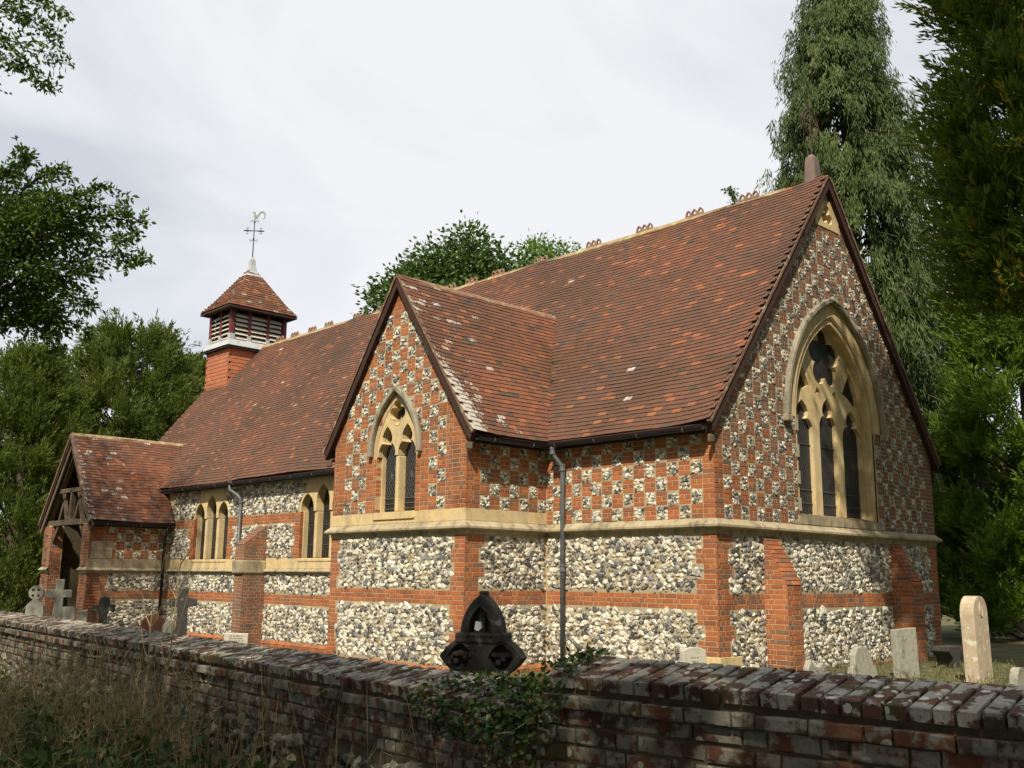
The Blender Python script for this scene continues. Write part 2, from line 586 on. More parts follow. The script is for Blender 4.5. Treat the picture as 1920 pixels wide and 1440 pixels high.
def trefoil_head(c, a, base, spring, apex):
    """light with a cusped (trefoil) head"""
    h = apex - spring
    P = [(c - a, base), (c + a, base), (c + a, spring), (c + a * 0.97, spring + h * 0.16), (c + a * 0.82, spring + h * 0.30), (c + a * 0.60, spring + h * 0.40), (c + a * 0.40, spring + h * 0.40),
         (c + a * 0.56, spring + h * 0.50), (c + a * 0.58, spring + h * 0.64), (c + a * 0.42, spring + h * 0.80), (c + a * 0.18, spring + h * 0.93), (c, apex)]
    return P + [(2 * c - x, z) for x, z in P[2:-1]][::-1]


def multifoil(cx, cz, d, r, n, rot=0.0, m=9):
    """n lobes of radius r at distance d from the centre"""
    out = []
    half = math.pi / n
    # where neighbouring lobes meet, seen from a lobe's own centre
    y = d * math.sin(half)
    x = math.sqrt(max(r * r - y * y, 1e-6)) + d * math.cos(half)
    ang = math.atan2(y, x * math.cos(0) - d * math.cos(half))
    px, py = x * math.cos(half), x * math.sin(half)
    e = math.atan2(py, px - d)
    for k in range(n):
        w = rot + 2 * math.pi * k / n
        for q in range(m):
            t = -e + 2 * e * q / m
            lx, ly = d + r * math.cos(t), r * math.sin(t)
            out.append((cx + lx * math.cos(w) - ly * math.sin(w), cz + lx * math.sin(w) + ly * math.cos(w)))
    return out


def in_poly(u, z, poly):
    u, z = np.asarray(u, float), np.asarray(z, float)
    r = np.zeros(u.shape, bool)
    n = len(poly)
    for i in range(n):
        x0, y0 = poly[i]
        x1, y1 = poly[(i + 1) % n]
        if y0 == y1:
            continue
        c = ((y0 > z) != (y1 > z)) & (u < (x1 - x0) * (z - y0) / (y1 - y0) + x0)
        r ^= c
    return r


# ------------------------------------------------------------------ pieces: bricks, flints, tiles
# every piece is k vertices with the same template of faces; the largest in view
# become objects of their own, the rest one joined part of kind stuff
T_BRICK = np.array([(0, 1, 5, 4), (1, 2, 6, 5), (2, 3, 7, 6), (3, 0, 4, 7), (4, 5, 9, 8), (5, 6, 10, 9), (6, 7, 11, 10), (7, 4, 8, 11), (8, 9, 10, 11)])
FN = 6
T_FLINT = np.array([(i, (i + 1) % FN, FN + (i + 1) % FN, FN + i) for i in range(FN)] + [(FN + i, FN + (i + 1) % FN, 2 * FN, 2 * FN) for i in range(FN)])
T_FLINT3 = np.array([t for i in range(FN) for t in ((i, (i + 1) % FN, FN + (i + 1) % FN), (i, FN + (i + 1) % FN, FN + i))] + [(FN + i, FN + (i + 1) % FN, 2 * FN) for i in range(FN)])
T_TILE = np.array([(0, 1, 2, 3), (4, 5, 1, 0), (5, 6, 2, 1), (4, 0, 3, 7), (3, 2, 6, 7)])


class Pieces:
    def __init__(s, name, T, mat, smooth=False):
        s.name, s.T, s.mat, s.smooth = name, T, mat, smooth
        s.V, s.tint, s.lich, s.par, s.nrm, s.area = [], [], [], [], [], []

    def put(s, V, tint, parent, nrm, area, lich=None):
        """V (n,k,3)"""
        n = len(V)
        if not n:
            return
        s.V.append(np.asarray(V, np.float32))
        s.tint.append(np.asarray(tint, np.float32))
        s.lich.append(np.zeros(n, np.float32) if lich is None else np.asarray(lich, np.float32))
        s.par += [parent] * n
        s.nrm.append(np.repeat(np.asarray(nrm, float)[None], n, 0))
        s.area.append(np.broadcast_to(np.asarray(area, float), (n,)))

    def emit(s, root, mass_name, limit=300, ymax=1225.0, ymin=0.0):
        V = np.concatenate(s.V)
        tint = np.concatenate(s.tint)
        lich = np.concatenate(s.lich)
        nrm = np.concatenate(s.nrm)
        area = np.concatenate(s.area)
        c = V.mean(1)
        x, y, z = project(c)
        view = CAM - c
        dist = np.linalg.norm(view, axis=1)
        cosv = (view * nrm).sum(1) / dist
        score = area * np.clip(cosv, 0, 1) / dist ** 2
        score[(z < 1) | (x < 5) | (x > 1915) | (y < ymin) | (y > ymax)] = 0
        order = np.argsort(-score)
        pick = order[:limit]
        pick = pick[score[pick] > 0]
        rest = np.setdiff1d(np.arange(len(V)), pick)
        k = V.shape[1]
        nf = len(s.T)
        for i in pick:
            me = np_mesh(s.name, V[i], s.T, {'tint': np.full(nf, tint[i]), 'lich': np.full(nf, lich[i])}, s.smooth)
            add(s.name, me, s.mat, s.par[i])
        if len(rest):
            F = (s.T[None] + (np.arange(len(rest)) * k)[:, None, None]).reshape(-1, s.T.shape[1])
            me = np_mesh(mass_name, V[rest].reshape(-1, 3), F, {'tint': np.repeat(tint[rest], nf), 'lich': np.repeat(lich[rest], nf)}, s.smooth)
            tag(add(mass_name, me, s.mat, root), kind='stuff')
        return len(V)


BRK = Pieces('brick', T_BRICK, 'brick')
FLT = Pieces('flint', T_FLINT3, 'flint')
TIL = Pieces('roof_tile', T_TILE, 'roof_tile')


def bricks_at(PC, fr, rects, parent, tints, joint=0.010, out=0.0, rough=0.002, ch=0.003, deep=0.02, lich=None):
    """rects (n,4): u0,u1,z0,z1"""
    R = np.asarray(rects, float)
    if not len(R):
        return
    n = len(R)
    j = joint / 2
    u0, u1, z0, z1 = R[:, 0] + j, R[:, 1] - j, R[:, 2] + j, R[:, 3] - j
    keep = (u1 - u0 > 0.02) & (z1 - z0 > 0.015)
    u0, u1, z0, z1 = u0[keep], u1[keep], z0[keep], z1[keep]
    tints = np.asarray(tints)[keep]
    n = len(u0)
    if n == 0:
        return
    d = out + RNG.uniform(-rough, rough, n)
    U = np.stack([u0, u1, u1, u0], 1)
    Z = np.stack([z0, z0, z1, z1], 1)
    Ui = np.stack([u0 + ch, u1 - ch, u1 - ch, u0 + ch], 1)
    Zi = np.stack([z0 + ch, z0 + ch, z1 - ch, z1 - ch], 1)
    if rough > 0.003:
        for a in (U, Z):
            a += RNG.uniform(-rough, rough, a.shape) * 0.7
        for a in (Ui, Zi):
            a += RNG.uniform(-rough, rough, a.shape)
    V = np.concatenate([fr.P(U, Z, np.full_like(U, -deep)), fr.P(U, Z, np.repeat((d - ch * 0.7)[:, None], 4, 1)), fr.P(Ui, Zi, np.repeat(d[:, None], 4, 1))], 1)
    PC.put(V, tints, parent, fr.n, (u1 - u0) * (z1 - z0), None if lich is None else np.asarray(lich)[keep])


def split_row(a, b, row, L=0.225):
    """bricks of one course between a and b: stretchers and headers in turn"""
    out = []
    w = b - a
    if w < 0.03:
        return out
    if w < L * 1.25:
        if row % 3 == 1 and w > 0.16:
            return [(a, (a + b) / 2), ((a + b) / 2, b)]
        return [(a, b)]
    x = a - (0.0 if row % 2 else L * 0.75)
    st = row % 2 == 0
    while x < b - 1e-6:
        y = x + (L if st else L / 2)
        p, q = max(x, a), min(y, b)
        if q - p > 0.03:
            out.append((p, q))
        elif out and q > p:
            out[-1] = (out[-1][0], q)
        x = y
        st = not st
    if out and b - out[-1][1] > 0:
        out[-1] = (out[-1][0], b)
    return out


def lay(fr, z0, z1, intervals, parent, void=None, tint=(0.0, 0.75), off=0, PC=None, **kw):
    """lay brick courses from z0 to z1; intervals(z,row) gives the stretches of brick"""
    PC = PC or BRK
    rects = []
    n = int(round((z1 - z0) / 0.075))
    for k in range(n):
        a, b = z0 + k * 0.075, z0 + (k + 1) * 0.075
        for p, q in intervals((a + b) / 2, k):
            for x, y in split_row(p, q, k + off):
                rects.append((x, y, a, b))
    if not rects:
        return
    R = np.array(rects)
    if void is not None:
        R = R[~void((R[:, 0] + R[:, 1]) / 2, (R[:, 2] + R[:, 3]) / 2)]
    t = RNG.uniform(tint[0], tint[1], len(R))
    bricks_at(PC, fr, R, parent, t, **kw)


def flints(fr, u0, u1, z0, z1, keep, parent, step=(0.084, 0.064), size=(0.060, 0.045), PC=None, bulge=0.017, base=-0.014, tint=None):
    """irregular knapped stones in rough courses wherever keep(u,z,margin) holds"""
    PC = PC or FLT
    nu, nz = int((u1 - u0) / step[0]) + 2, int((z1 - z0) / step[1]) + 2
    gu, gz = np.meshgrid(np.arange(nu), np.arange(nz))
    u = u0 + (gu + 0.5 * (gz % 2)) * step[0] + RNG.normal(0, step[0] * 0.20, gu.shape)
    z = z0 + gz * step[1] + RNG.normal(0, step[1] * 0.17, gu.shape) + 0.018 * np.sin(u * 5 + gz)
    u, z = u.ravel(), z.ravel()
    k = keep(u, z, 0.012)
    u, z = u[k], z[k]
    n = len(u)
    if not n:
        return
    s = np.exp(RNG.normal(0, 0.24, n))
    a = size[0] * s * RNG.uniform(0.8, 1.25, n)
    b = size[1] * s * RNG.uniform(0.75, 1.15, n)
    rot = RNG.normal(0, 0.5, n)
    w = (np.arange(FN) / FN * 2 * np.pi)[None] + RNG.uniform(-0.3, 0.3, (n, FN))
    rr = RNG.uniform(0.62, 1.18, (n, FN))
    ex, ez = np.cos(w) * a[:, None] * rr, np.sin(w) * b[:, None] * rr
    cr, sr = np.cos(rot)[:, None], np.sin(rot)[:, None]
    eu, ev = ex * cr - ez * sr, ex * sr + ez * cr
    h = bulge * RNG.uniform(0.45, 1.25, n)
    tu, tv = RNG.normal(0, 0.22, (2, n))          # the knapped face leans one way or another
    V0 = fr.P(u[:, None] + eu, z[:, None] + ev, np.full_like(eu, base))
    iu, iv = eu * 0.70, ev * 0.70
    hd = h[:, None] * (1 + tu[:, None] * eu / a[:, None] + tv[:, None] * ev / b[:, None]) * RNG.uniform(0.6, 1.05, eu.shape)
    V1 = fr.P(u[:, None] + iu, z[:, None] + iv, hd)
    V2 = fr.P((u + a * 0.1 * tu)[:, None], (z + b * 0.1 * tv)[:, None], (h * 1.12)[:, None])
    tt = RNG.uniform(0, 1, n) if tint is None else RNG.uniform(tint[0], tint[1], n)
    PC.put(np.concatenate([V0, V1, V2], 1), tt, parent, fr.n, a * b * 3)


def tiles(fr, u0, u1, L, mask, parent, g=0.100, w=0.166, lift=None, lich=None, tint=(0, 1), PC=None, th=0.022, area=1.0):
    """plain tiles in courses on a slope; fr.up is the way up the slope"""
    PC = PC or TIL
    rows = int(math.ceil(L / g))
    Us, Vs, Rw = [], [], []
    for r in range(rows):
        s = u0 + (0.5 * w if r % 2 else 0)
        x = np.arange(s - w, u1 + w, w)
        Us.append(x)
        Vs.append(np.full(len(x), r * g))
    u = np.concatenate(Us)
    v = np.concatenate(Vs)
    k = (u > u0 - 0.3 * w) & (u + w < u1 + 0.3 * w) & mask(u + w / 2, v + g / 2)
    u, v = u[k], v[k]
    n = len(u)
    a = np.maximum(u + 0.0006 + RNG.uniform(0, 0.001, n), u0)
    b = np.minimum(u + w - 0.0006, u1)
    vb = v + RNG.normal(0, 0.0022, n)
    vt = np.minimum(v + g * 1.5, L + 0.02)
    lf = np.zeros(n) if lift is None else 0
    hb = th + RNG.normal(0, 0.0012, n)
    ht = 0.004 + RNG.normal(0, 0.001, n)
    tilt = RNG.normal(0, 0.0008, n)
    def H(uu, vv):
        return 0 if lift is None else lift(uu, vv)
    top = [(a, vb, hb + tilt + H(a, vb)), (b, vb, hb - tilt + H(b, vb)), (b, vt, ht + H(b, vt)), (a, vt, ht + H(a, vt))]
    bot = [(p, q, r - 0.013) for p, q, r in top]
    V = np.stack([fr.P(p, q, r) for p, q, r in top + bot], 1)
    # mostly one brown, a few orange, a few dark; patches of neighbours weather alike
    t = np.clip(RNG.normal(0.36, 0.075, n) + 0.13 * np.sin(u * 1.3 + 2 * np.sin(v * 1.1)) + (tint[0] - 0.0) * 0.55, 0, 0.74)
    x = RNG.uniform(0, 1, n)
    t = np.where(x < 0.075, RNG.uniform(0.68, 0.89, n), np.where(x > 0.965, RNG.uniform(0.94, 1.0, n), t))
    l = np.zeros(n) if lich is None else lich(u + w / 2, v)
    PC.put(V, t, parent, fr.n, np.full(n, g * w), l)

# ------------------------------------------------------------------ the ground (setting)
def ground_z(x, y):
    inside = 1 / (1 + np.exp(-np.clip((y + 8.6 + 0.05 * x) * 6, -60, 60)))
    zi = -0.02 - 0.55 * np.clip((-x - 1.0) / 13.0, 0, 1)
    zo = -0.42
    return zi * inside + zo * (1 - inside)


gx = np.concatenate([np.array([-900, -400, -200, -100, -60]), np.arange(-40, 30, 0.8), np.array([40, 60, 100, 200, 400, 900])])
gy = np.concatenate([np.array([-900, -400, -200, -100, -50]), np.arange(-30, 30, 0.6), np.array([40, 60, 100, 200, 400, 900])])
GX, GY = np.meshgrid(gx, gy)
GZ = ground_z(GX, GY) + 0.03 * np.sin(GX * 1.7 + GY) * np.cos(GY * 1.3 - GX * 0.6)
nx, ny = len(gx), len(gy)
ii, jj = np.meshgrid(np.arange(nx - 1), np.arange(ny - 1))
q = (jj * nx + ii).ravel()
tag(add('ground', np_mesh('ground', np.stack([GX, GY, GZ], -1).reshape(-1, 3), np.stack([q, q + 1, q + nx + 1, q + nx], 1), smooth=True), 'turf'), kind='structure')

# ------------------------------------------------------------------ the church
CH = thing('church', 'small flint and brick chequered country church with red tiled roofs', 'church')
CW, ZR, ZE, OE = 7.5265, 8.79, 3.752, 0.1916
SLM = (ZR - ZE) / (CW / 2 + OE)
VX0, VX1, VY = -7.3434, -3.5294, -1.8695
VXM, VZR, VZE, VOE = (VX0 + VX1) / 2, 6.80, 3.7305, 0.2205
SLV = (VZR - VZE) / ((VX1 - VX0) / 2 + VOE)
XW = -21.95                                   # west end
PXE, PXM, PZE, PZR, PY = -17.95, -19.60, 2.78, 5.20, -2.25
SLP = (PZR - PZE) / (-17.75 - PXM)
PXW = 2 * PXM - PXE
FS = Fr((0, 0, 0), (1, 0, 0), (0, -1, 0))      # long side wall
FG = Fr((0, 0, 0), (0, 1, 0), (1, 0, 0))       # east gable
FV = Fr((0, VY, 0), (1, 0, 0), (0, -1, 0))     # vestry gable
FVE = Fr((VX1, 0, 0), (0, 1, 0), (1, 0, 0))    # vestry side
FP = Fr((PXE, 0, 0), (0, 1, 0), (1, 0, 0))     # porch side
FPS = Fr((0, PY, 0), (1, 0, 0), (0, -1, 0))    # porch front
ZB = -0.9
B1 = 1.20


def core(fr, loops, d0=-0.45, d1=-0.0045, mat='mortar', name='wall'):
    b = MB()
    b.prism(loops, fr, d0, d1)
    return b.build(name, mat, CH)


def grp(z):
    return int(math.floor((z - B1) / 0.225 + 1e-6))


# --- window geometry shared by walls and frames
GC, GSP, GAP = CW / 2, 4.12, 6.38
VC, VSP, VAP = -5.44, 3.53, 4.67
NWIN = (-15.75, -10.54)
g_void_out = arch(GC, 1.65, None, GSP, GAP)
g_hole = arch(GC, 1.38, 2.33, GSP, 6.10)
v_void_out = arch(VC, 0.66, None, VSP, VAP)
v_hole_core = [(VC - 0.57, 2.525), (VC + 0.57, 2.525), (VC + 0.57, VSP - 0.01)] + [(x, z) for x, z in arch(VC, 0.57, None, VSP, 4.55)] + [(VC - 0.57, VSP - 0.01)]


def head_plate(c):
    """outline of the stone over a three-light lancet window (also the hole in the flint)"""
    return [(c - 0.95, 2.85), (c + 0.95, 2.85), (c + 0.95, 2.95), (c + 0.86, 3.20), (c + 0.66, 3.50), (c + 0.60, 3.64), (c - 0.60, 3.64), (c - 0.66, 3.50), (c - 0.86, 3.20), (c - 0.95, 2.95)]


# --- east gable wall
def gable_top(u):
    return ZE + (OE + np.minimum(u, CW - u)) * SLM - 0.13


gpoly = [(0.012, ZB), (CW - 0.012, ZB), (CW - 0.012, gable_top(0.0)), (CW / 2, gable_top(CW / 2)), (0.012, gable_top(0.0))]
wall_g = core(FG, [gpoly, g_hole, [(3.42, 7.85), (4.18, 7.85), (4.18, 8.02), (3.95, 8.30), (3.65, 8.30), (3.42, 8.02)]])


def g_void(u, z):
    r = in_poly(u, z, g_void_out)
    r |= (np.abs(np.asarray(u) - GC) < 1.38) & (np.asarray(z) > 2.325) & (np.asarray(z) <= GSP)
    r |= (np.abs(np.asarray(u) - GC - 0.02) < 0.44) & (np.asarray(z) > 7.80) & (np.asarray(z) < 8.62)
    return r


BT1, BT2 = (1.24, 1.67), (5.51, 5.94)          # buttresses on the gable
def g_low(z, k):
    if 0.975 < z < 1.2:
        return [(-0.004, CW)]
    w = 0.42 if grp(z) % 2 else 0.29
    out = [(-0.004, w), (CW - w, CW)]
    if z < 0.0:
        out = [(-0.004, CW)]
    return out


def g_up_cells():
    for r in range(28):
        z0 = 2.325 + r * 0.225
        for c in range(-1, 34):
            u0 = 0.225 + c * 0.225
            yield r, c, u0, u0 + 0.225, z0, z0 + 0.225


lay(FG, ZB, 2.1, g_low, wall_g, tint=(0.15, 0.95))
rects = []
gf = []
for r, c, a, b, z0, z1 in g_up_cells():
    last = CW - 0.225
    a, b = max(a, -0.004 if c < 0 else a), min(b, CW)
    if c < 0:
        a = -0.004
    if a > CW - 0.05:
        continue
    edge = c < 0 or b > last + 0.02
    if not edge and (r + c) % 2 == 0 and z0 < 7.7:
        gf.append((a, b, z0, z1))
        continue
    for k in range(3):
        za, zb = z0 + k * 0.075, z0 + (k + 1) * 0.075
        zm = (za + zb) / 2
        if zm > gable_top(CW / 2):
            continue
        lim = (zm + 0.13 - ZE) / SLM - OE
        p, q = max(a, lim), min(b, CW - lim)
        if q - p < 0.03:
            continue
        if abs((p + q) / 2 - GC) > 1.38 - 0.02 and z0 < 4.2:
            if p < GC < q:
                continue
            if (p + q) / 2 < GC:
                q = min(q, GC - 1.38)
            else:
                p = max(p, GC + 1.38)
        for x, y in split_row(p, q, k):
            rects.append((x, y, za, zb))
rects = np.array(rects)
vm = g_void((rects[:, 0] + rects[:, 1]) / 2, (rects[:, 2] + rects[:, 3]) / 2)
rects = rects[~vm]
bricks_at(BRK, FG, rects, wall_g, np.clip(RNG.normal(0.84, 0.11, len(rects)) - 0.40 * np.clip((4.2 - rects[:, 2]) / 1.5, 0, 1) * np.clip((2.6 - rects[:, 0]) / 1.5, 0, 1) * RNG.uniform(0, 1.6, len(rects)), 0, 1))  # brown-grey gable brick, greyed further for the dimmer light on this face
gf = np.array(gf)


def keep_cells(cells, void, top):
    def f(u, z, m):
        r = np.zeros(len(u), bool)
        for a, b, z0, z1 in cells:
            r |= (u > a + 0.022) & (u < b - 0.022) & (z > z0 + 0.018) & (z < z1 - 0.018)
        if void is not None:
            for du in (-0.05, 0.05):
                r &= ~void(u + du, z)
        r &= z < top(u) - 0.03
        return r
    return f


flints(FG, 0, CW, 2.3, 8.0, keep_cells(gf, g_void, gable_top), wall_g, tint=(0.25, 1.0), step=(0.046, 0.041), size=(0.038, 0.033), bulge=0.012, base=-0.02)  # flints picked darker too, the gable's weaker light put into their tint


def g_low_flint(u, z, m):
    w = np.where(np.floor((z - B1) / 0.225 + 1e-6).astype(int) % 2 == 1, 0.42, 0.29)
    r = (z < 2.1 - 0.03) & (z > 0.03) & ~((z > 0.975 - 0.03) & (z < 1.2 + 0.03))
    r &= (u > w + 0.035) & (u < CW - w - 0.035)
    for a, b in (BT1, BT2):
        r &= ~((u > a + 0.03) & (u < b - 0.03))
    return r


flints(FG, 0, CW, 0.0, 2.1, g_low_flint, wall_g)


def backing(fr, loop, d=-0.004, mat='flint_mortar'):
    """the pale mortar bed the flints sit in, just behind their faces"""
    b = MB()
    b.prism([loop], fr, -0.018, d)
    return b


bk = MB()
for a, b, z0, z1 in gf:
    m_ = (a + b) / 2
    if z1 < gable_top(m_) - 0.02 and not g_void(np.array([m_]), np.array([(z0 + z1) / 2]))[0]:
        bk.prism([[(a + 0.004, z0 + 0.004), (b - 0.004, z0 + 0.004), (b - 0.004, z1 - 0.004), (a + 0.004, z1 - 0.004)]], FG, -0.02, -0.0025)
bk.prism([[(0.30, 0.0), (CW - 0.3, 0.0), (CW - 0.3, 0.972), (0.3, 0.972)]], FG, -0.02, -0.0025)
bk.prism([[(0.30, 1.203), (CW - 0.3, 1.203), (CW - 0.3, 2.1), (0.3, 2.1)]], FG, -0.02, -0.0025)

# --- long wall: the chancel bay and the nave
wall_s = core(FS, [[(VX1 - 0.1, ZB), (-0.02, ZB), (-0.02, ZE - 0.02), (VX1 - 0.1, ZE - 0.02)]])
nl = [(XW, ZB), (VX0 + 0.1, ZB), (VX0 + 0.1, ZE - 0.02), (XW, ZE - 0.02)]
nholes = []
for c in NWIN:
    nholes.append([(c - 0.92, 1.80), (c + 0.92, 1.80), (c + 0.92, 3.2), (c + 0.6, 3.55), (c - 0.6, 3.55), (c - 0.92, 3.2)])
wall_n = core(FS, [nl] + nholes)


def s_low(z, k):
    if 0.975 < z < 1.2:
        return [(VX1 + 0.01, 0.004)]
    w = 0.25 if grp(z) % 2 else 0.385
    if z < 0.0:
        return [(VX1 + 0.01, 0.004)]
    return [(-w, 0.004)]


lay(FS, ZB, 2.1, s_low, wall_s, tint=(0.0, 0.62), off=1)
rects, sf = [], []
for r in range(7):
    z0 = 2.325 + r * 0.225
    for c in range(-1, 16):
        b = -0.225 - c * 0.225
        a = b - 0.225
        if c < 0:
            a, b = -0.225, 0.004
        a = max(a, VX1 + 0.004)
        if b - a < 0.04:
            continue
        if c >= 0 and (r + c) % 2 == 1 and r < 6:
            sf.append((a, b, z0, z0 + 0.225))
            continue
        for k in range(3):
            if z0 + k * 0.075 < ZE - 0.08:
                for x, y in split_row(a, b, k):
                    rects.append((x, y, z0 + k * 0.075, z0 + (k + 1) * 0.075))
bricks_at(BRK, FS, rects, wall_s, RNG.uniform(0.0, 0.66, len(rects)))
flat_top = lambda u: np.full(len(u), ZE)
flints(FS, VX1, 0, 2.3, 3.75, keep_cells(sf, None, flat_top), wall_s, step=(0.046, 0.041), size=(0.038, 0.033), bulge=0.012, base=-0.02)


def s_low_flint(u, z, m):
    w = np.where(np.floor((z - B1) / 0.225 + 1e-6).astype(int) % 2 == 1, 0.25, 0.385)
    r = (z < 2.07) & (z > 0.03) & ~((z > 0.945) & (z < 1.23))
    return r & (u < -w - 0.035) & (u > VX1 + 0.03)


flints(FS, VX1, 0, 0.0, 2.1, s_low_flint, wall_s)
for a, b, z0, z1 in sf:
    bk.prism([[(a + 0.004, z0 + 0.004), (b - 0.004, z0 + 0.004), (b - 0.004, z1 - 0.004), (a + 0.004, z1 - 0.004)]], FS, -0.02, -0.0025)
bk.prism([[(VX1 + 0.03, 0.0), (-0.26, 0.0), (-0.26, 0.972), (VX1 + 0.03, 0.972)]], FS, -0.02, -0.0025)
bk.prism([[(VX1 + 0.03, 1.203), (-0.26, 1.203), (-0.26, 2.1), (VX1 + 0.03, 2.1)]], FS, -0.02, -0.0025)


# nave courses
def n_iv(z, k):
    if z < -0.075 or 0.75 < z < 0.975:
        return [(XW, VX0 - 0.01)]
    if 2.625 < z < 2.85:
        cuts = [XW] + [v for c in NWIN for v in (c - 0.90, c + 0.90)] + [VX0 - 0.01]
        return [(cuts[i], cuts[i + 1]) for i in range(0, len(cuts), 2)]
    if 1.80 < z < 2.625:
        w = 0.34 if grp(z) % 2 else 0.23
        return [iv for c in NWIN for iv in ((c - 0.90 - w, c - 0.90), (c + 0.90, c + 0.90 + w))]
    return []


lay(FS, ZB, 2.85, n_iv, wall_n, tint=(0.0, 0.7))


def n_flint(u, z, m):
    r = (z > -0.045) & (z < ZE - 0.05) & (u < VX0 - 0.03) & (u > PXE)
    r &= ~((z > 0.72) & (z < 1.005)) & ~((z > 1.44) & (z < 1.83)) & ~((z > 2.595) & (z < 2.88))
    w = np.where(np.floor((z - B1) / 0.225 + 1e-6).astype(int) % 2 == 1, 0.34, 0.23)
    for c in NWIN:
        r &= ~((np.abs(u - c) < 0.93 + w) & (z < 2.7) & (z > 1.7))
        r &= ~in_poly(u, z, [(x + (0.03 if x > c else -0.03), y) for x, y in head_plate(c)])
    return r


flints(FS, PXE, VX0, -0.1, ZE, n_flint, wall_n, step=(0.092, 0.070), size=(0.062, 0.046), bulge=0.019)
for z0, z1 in ((-0.07, 0.747), (0.978, 1.47)):
    bk.prism([[(PXE, z0), (VX0 - 0.03, z0), (VX0 - 0.03, z1), (PXE, z1)]], FS, -0.02, -0.0025)
for a, b in ((PXE, NWIN[0] - 1.15), (NWIN[0] + 1.15, NWIN[1] - 1.15), (NWIN[1] + 1.15, VX0 - 0.03)):
    bk.prism([[(a, 1.82), (b, 1.82), (b, 2.62), (a, 2.62)]], FS, -0.02, -0.0025)
for a, b in ((PXE, NWIN[0] - 0.9), (NWIN[0] + 0.9, NWIN[1] - 0.9), (NWIN[1] + 0.9, VX0 - 0.03)):
    bk.prism([[(a, 2.853), (b, 2.853), (b, 3.7), (a, 3.7)]], FS, -0.02, -0.0025)


# --- vestry
def v_top(u):
    return VZE + (np.minimum(VX1 + VOE - u, u - VX0 + VOE)) * SLV - 0.14


vp = [(VX0 + 0.012, ZB), (VX1 - 0.012, ZB), (VX1 - 0.012, v_top(VX1)), (VXM, v_top(VXM)), (VX0 + 0.012, v_top(VX0))]
wall_v = core(FV, [vp, v_hole_core], d0=-0.35)
wall_ve = core(FVE, [[(VY + 0.02, ZB), (-0.0, ZB), (-0.0, 3.70), (VY + 0.02, 3.70)]], d0=-0.35)
core(Fr((VX0, 0, 0), (0, -1, 0), (-1, 0, 0)), [[(0.0, ZB), (-VY - 0.02, ZB), (-VY - 0.02, 3.70), (0.0, 3.70)]], d0=-0.35, d1=0.0, mat='brick')


def v_void(u, z):
    u, z = np.asarray(u), np.asarray(z)
    return in_poly(u, z, v_void_out) | ((np.abs(u - VC) < 0.57) & (z > 2.5) & (z <= VSP))


def v_low(z, k):
    if 0.975 < z < 1.2 or z < 0.0:
        return [(VX0 - 0.004, VX1 + 0.004)]
    w = 0.27 if grp(z) % 2 else 0.36
    wl = 0.29 if grp(z) % 2 else 0.22
    return [(VX0 - 0.004, VX0 + wl), (VX1 - w, VX1 + 0.004)]


lay(FV, ZB, 2.1, v_low, wall_v, tint=(0.0, 0.72))
rects, vf = [], []
VZ0 = 2.525
for r in range(19):
    z0 = VZ0 + r * 0.225
    for c in range(-2, 17):
        a = VX0 + 0.36 + c * 0.225
        b = a + 0.225
        if c == -2:
            continue
        if c == -1:
            a = VX0 - 0.004
        if c >= 14:
            continue
        if c == 13:
            b = VX1 + 0.004
        jamb = (abs(a - VC) < 0.86 or abs(b - VC) < 0.86) and z0 < VSP - 0.1
        isf = (r + c) % 2 == 0 and 0 <= c <= 12 and not jamb and z0 < 6.05
        if isf:
            vf.append((a, b, z0, z0 + 0.225))
            continue
        for k in range(3):
            za, zb = z0 + k * 0.075, z0 + (k + 1) * 0.075
            zm = (za + zb) / 2
            half = (v_top(np.array([VXM]))[0] - zm) / SLV
            p, q = max(a, VXM - half), min(b, VXM + half)
            if zm < VSP:
                if p < VC - 0.57 < q:
                    q = VC - 0.57
                if p < VC + 0.57 < q:
                    p = VC + 0.57
            if q - p < 0.03:
                continue
            for x, y in split_row(p, q, k):
                rects.append((x, y, za, zb))
rects = np.array(rects)
rects = rects[~v_void((rects[:, 0] + rects[:, 1]) / 2, (rects[:, 2] + rects[:, 3]) / 2)]
bricks_at(BRK, FV, rects, wall_v, RNG.uniform(0.1, 0.80, len(rects)))
flints(FV, VX0, VX1, 2.5, 6.4, keep_cells(vf, v_void, lambda u: v_top(u)), wall_v, tint=(0.15, 1.0), step=(0.046, 0.041), size=(0.038, 0.033), bulge=0.012, base=-0.02)
for a, b, z0, z1 in vf:
    m_ = (a + b) / 2
    if z1 < v_top(np.array([m_]))[0] - 0.1 and not v_void(np.array([m_]), np.array([(z0 + z1) / 2]))[0]:
        bk.prism([[(a + 0.004, z0 + 0.004), (b - 0.004, z0 + 0.004), (b - 0.004, z1 - 0.004), (a + 0.004, z1 - 0.004)]], FV, -0.02, -0.0025)


def v_low_flint(u, z, m):
    od = np.floor((z - B1) / 0.225 + 1e-6).astype(int) % 2 == 1
    w, wl = np.where(od, 0.27, 0.36), np.where(od, 0.29, 0.22)
    r = (z < 2.07) & (z > 0.03) & ~((z > 0.945) & (z < 1.23))
    return r & (u > VX0 + wl + 0.035) & (u < VX1 - w - 0.035)


flints(FV, VX0, VX1, 0, 2.1, v_low_flint, wall_v)
for z0, z1 in ((0.0, 0.972), (1.203, 2.1)):
    bk.prism([[(VX0 + 0.23, z0), (VX1 - 0.28, z0), (VX1 - 0.28, z1), (VX0 + 0.23, z1)]], FV, -0.02, -0.0025)


def ve_low(z, k):
    if 0.975 < z < 1.2 or z < 0.0:
        return [(VY - 0.004, -0.005)]
    return [(VY - 0.004, VY + (0.42 if grp(z) % 2 else 0.30))]


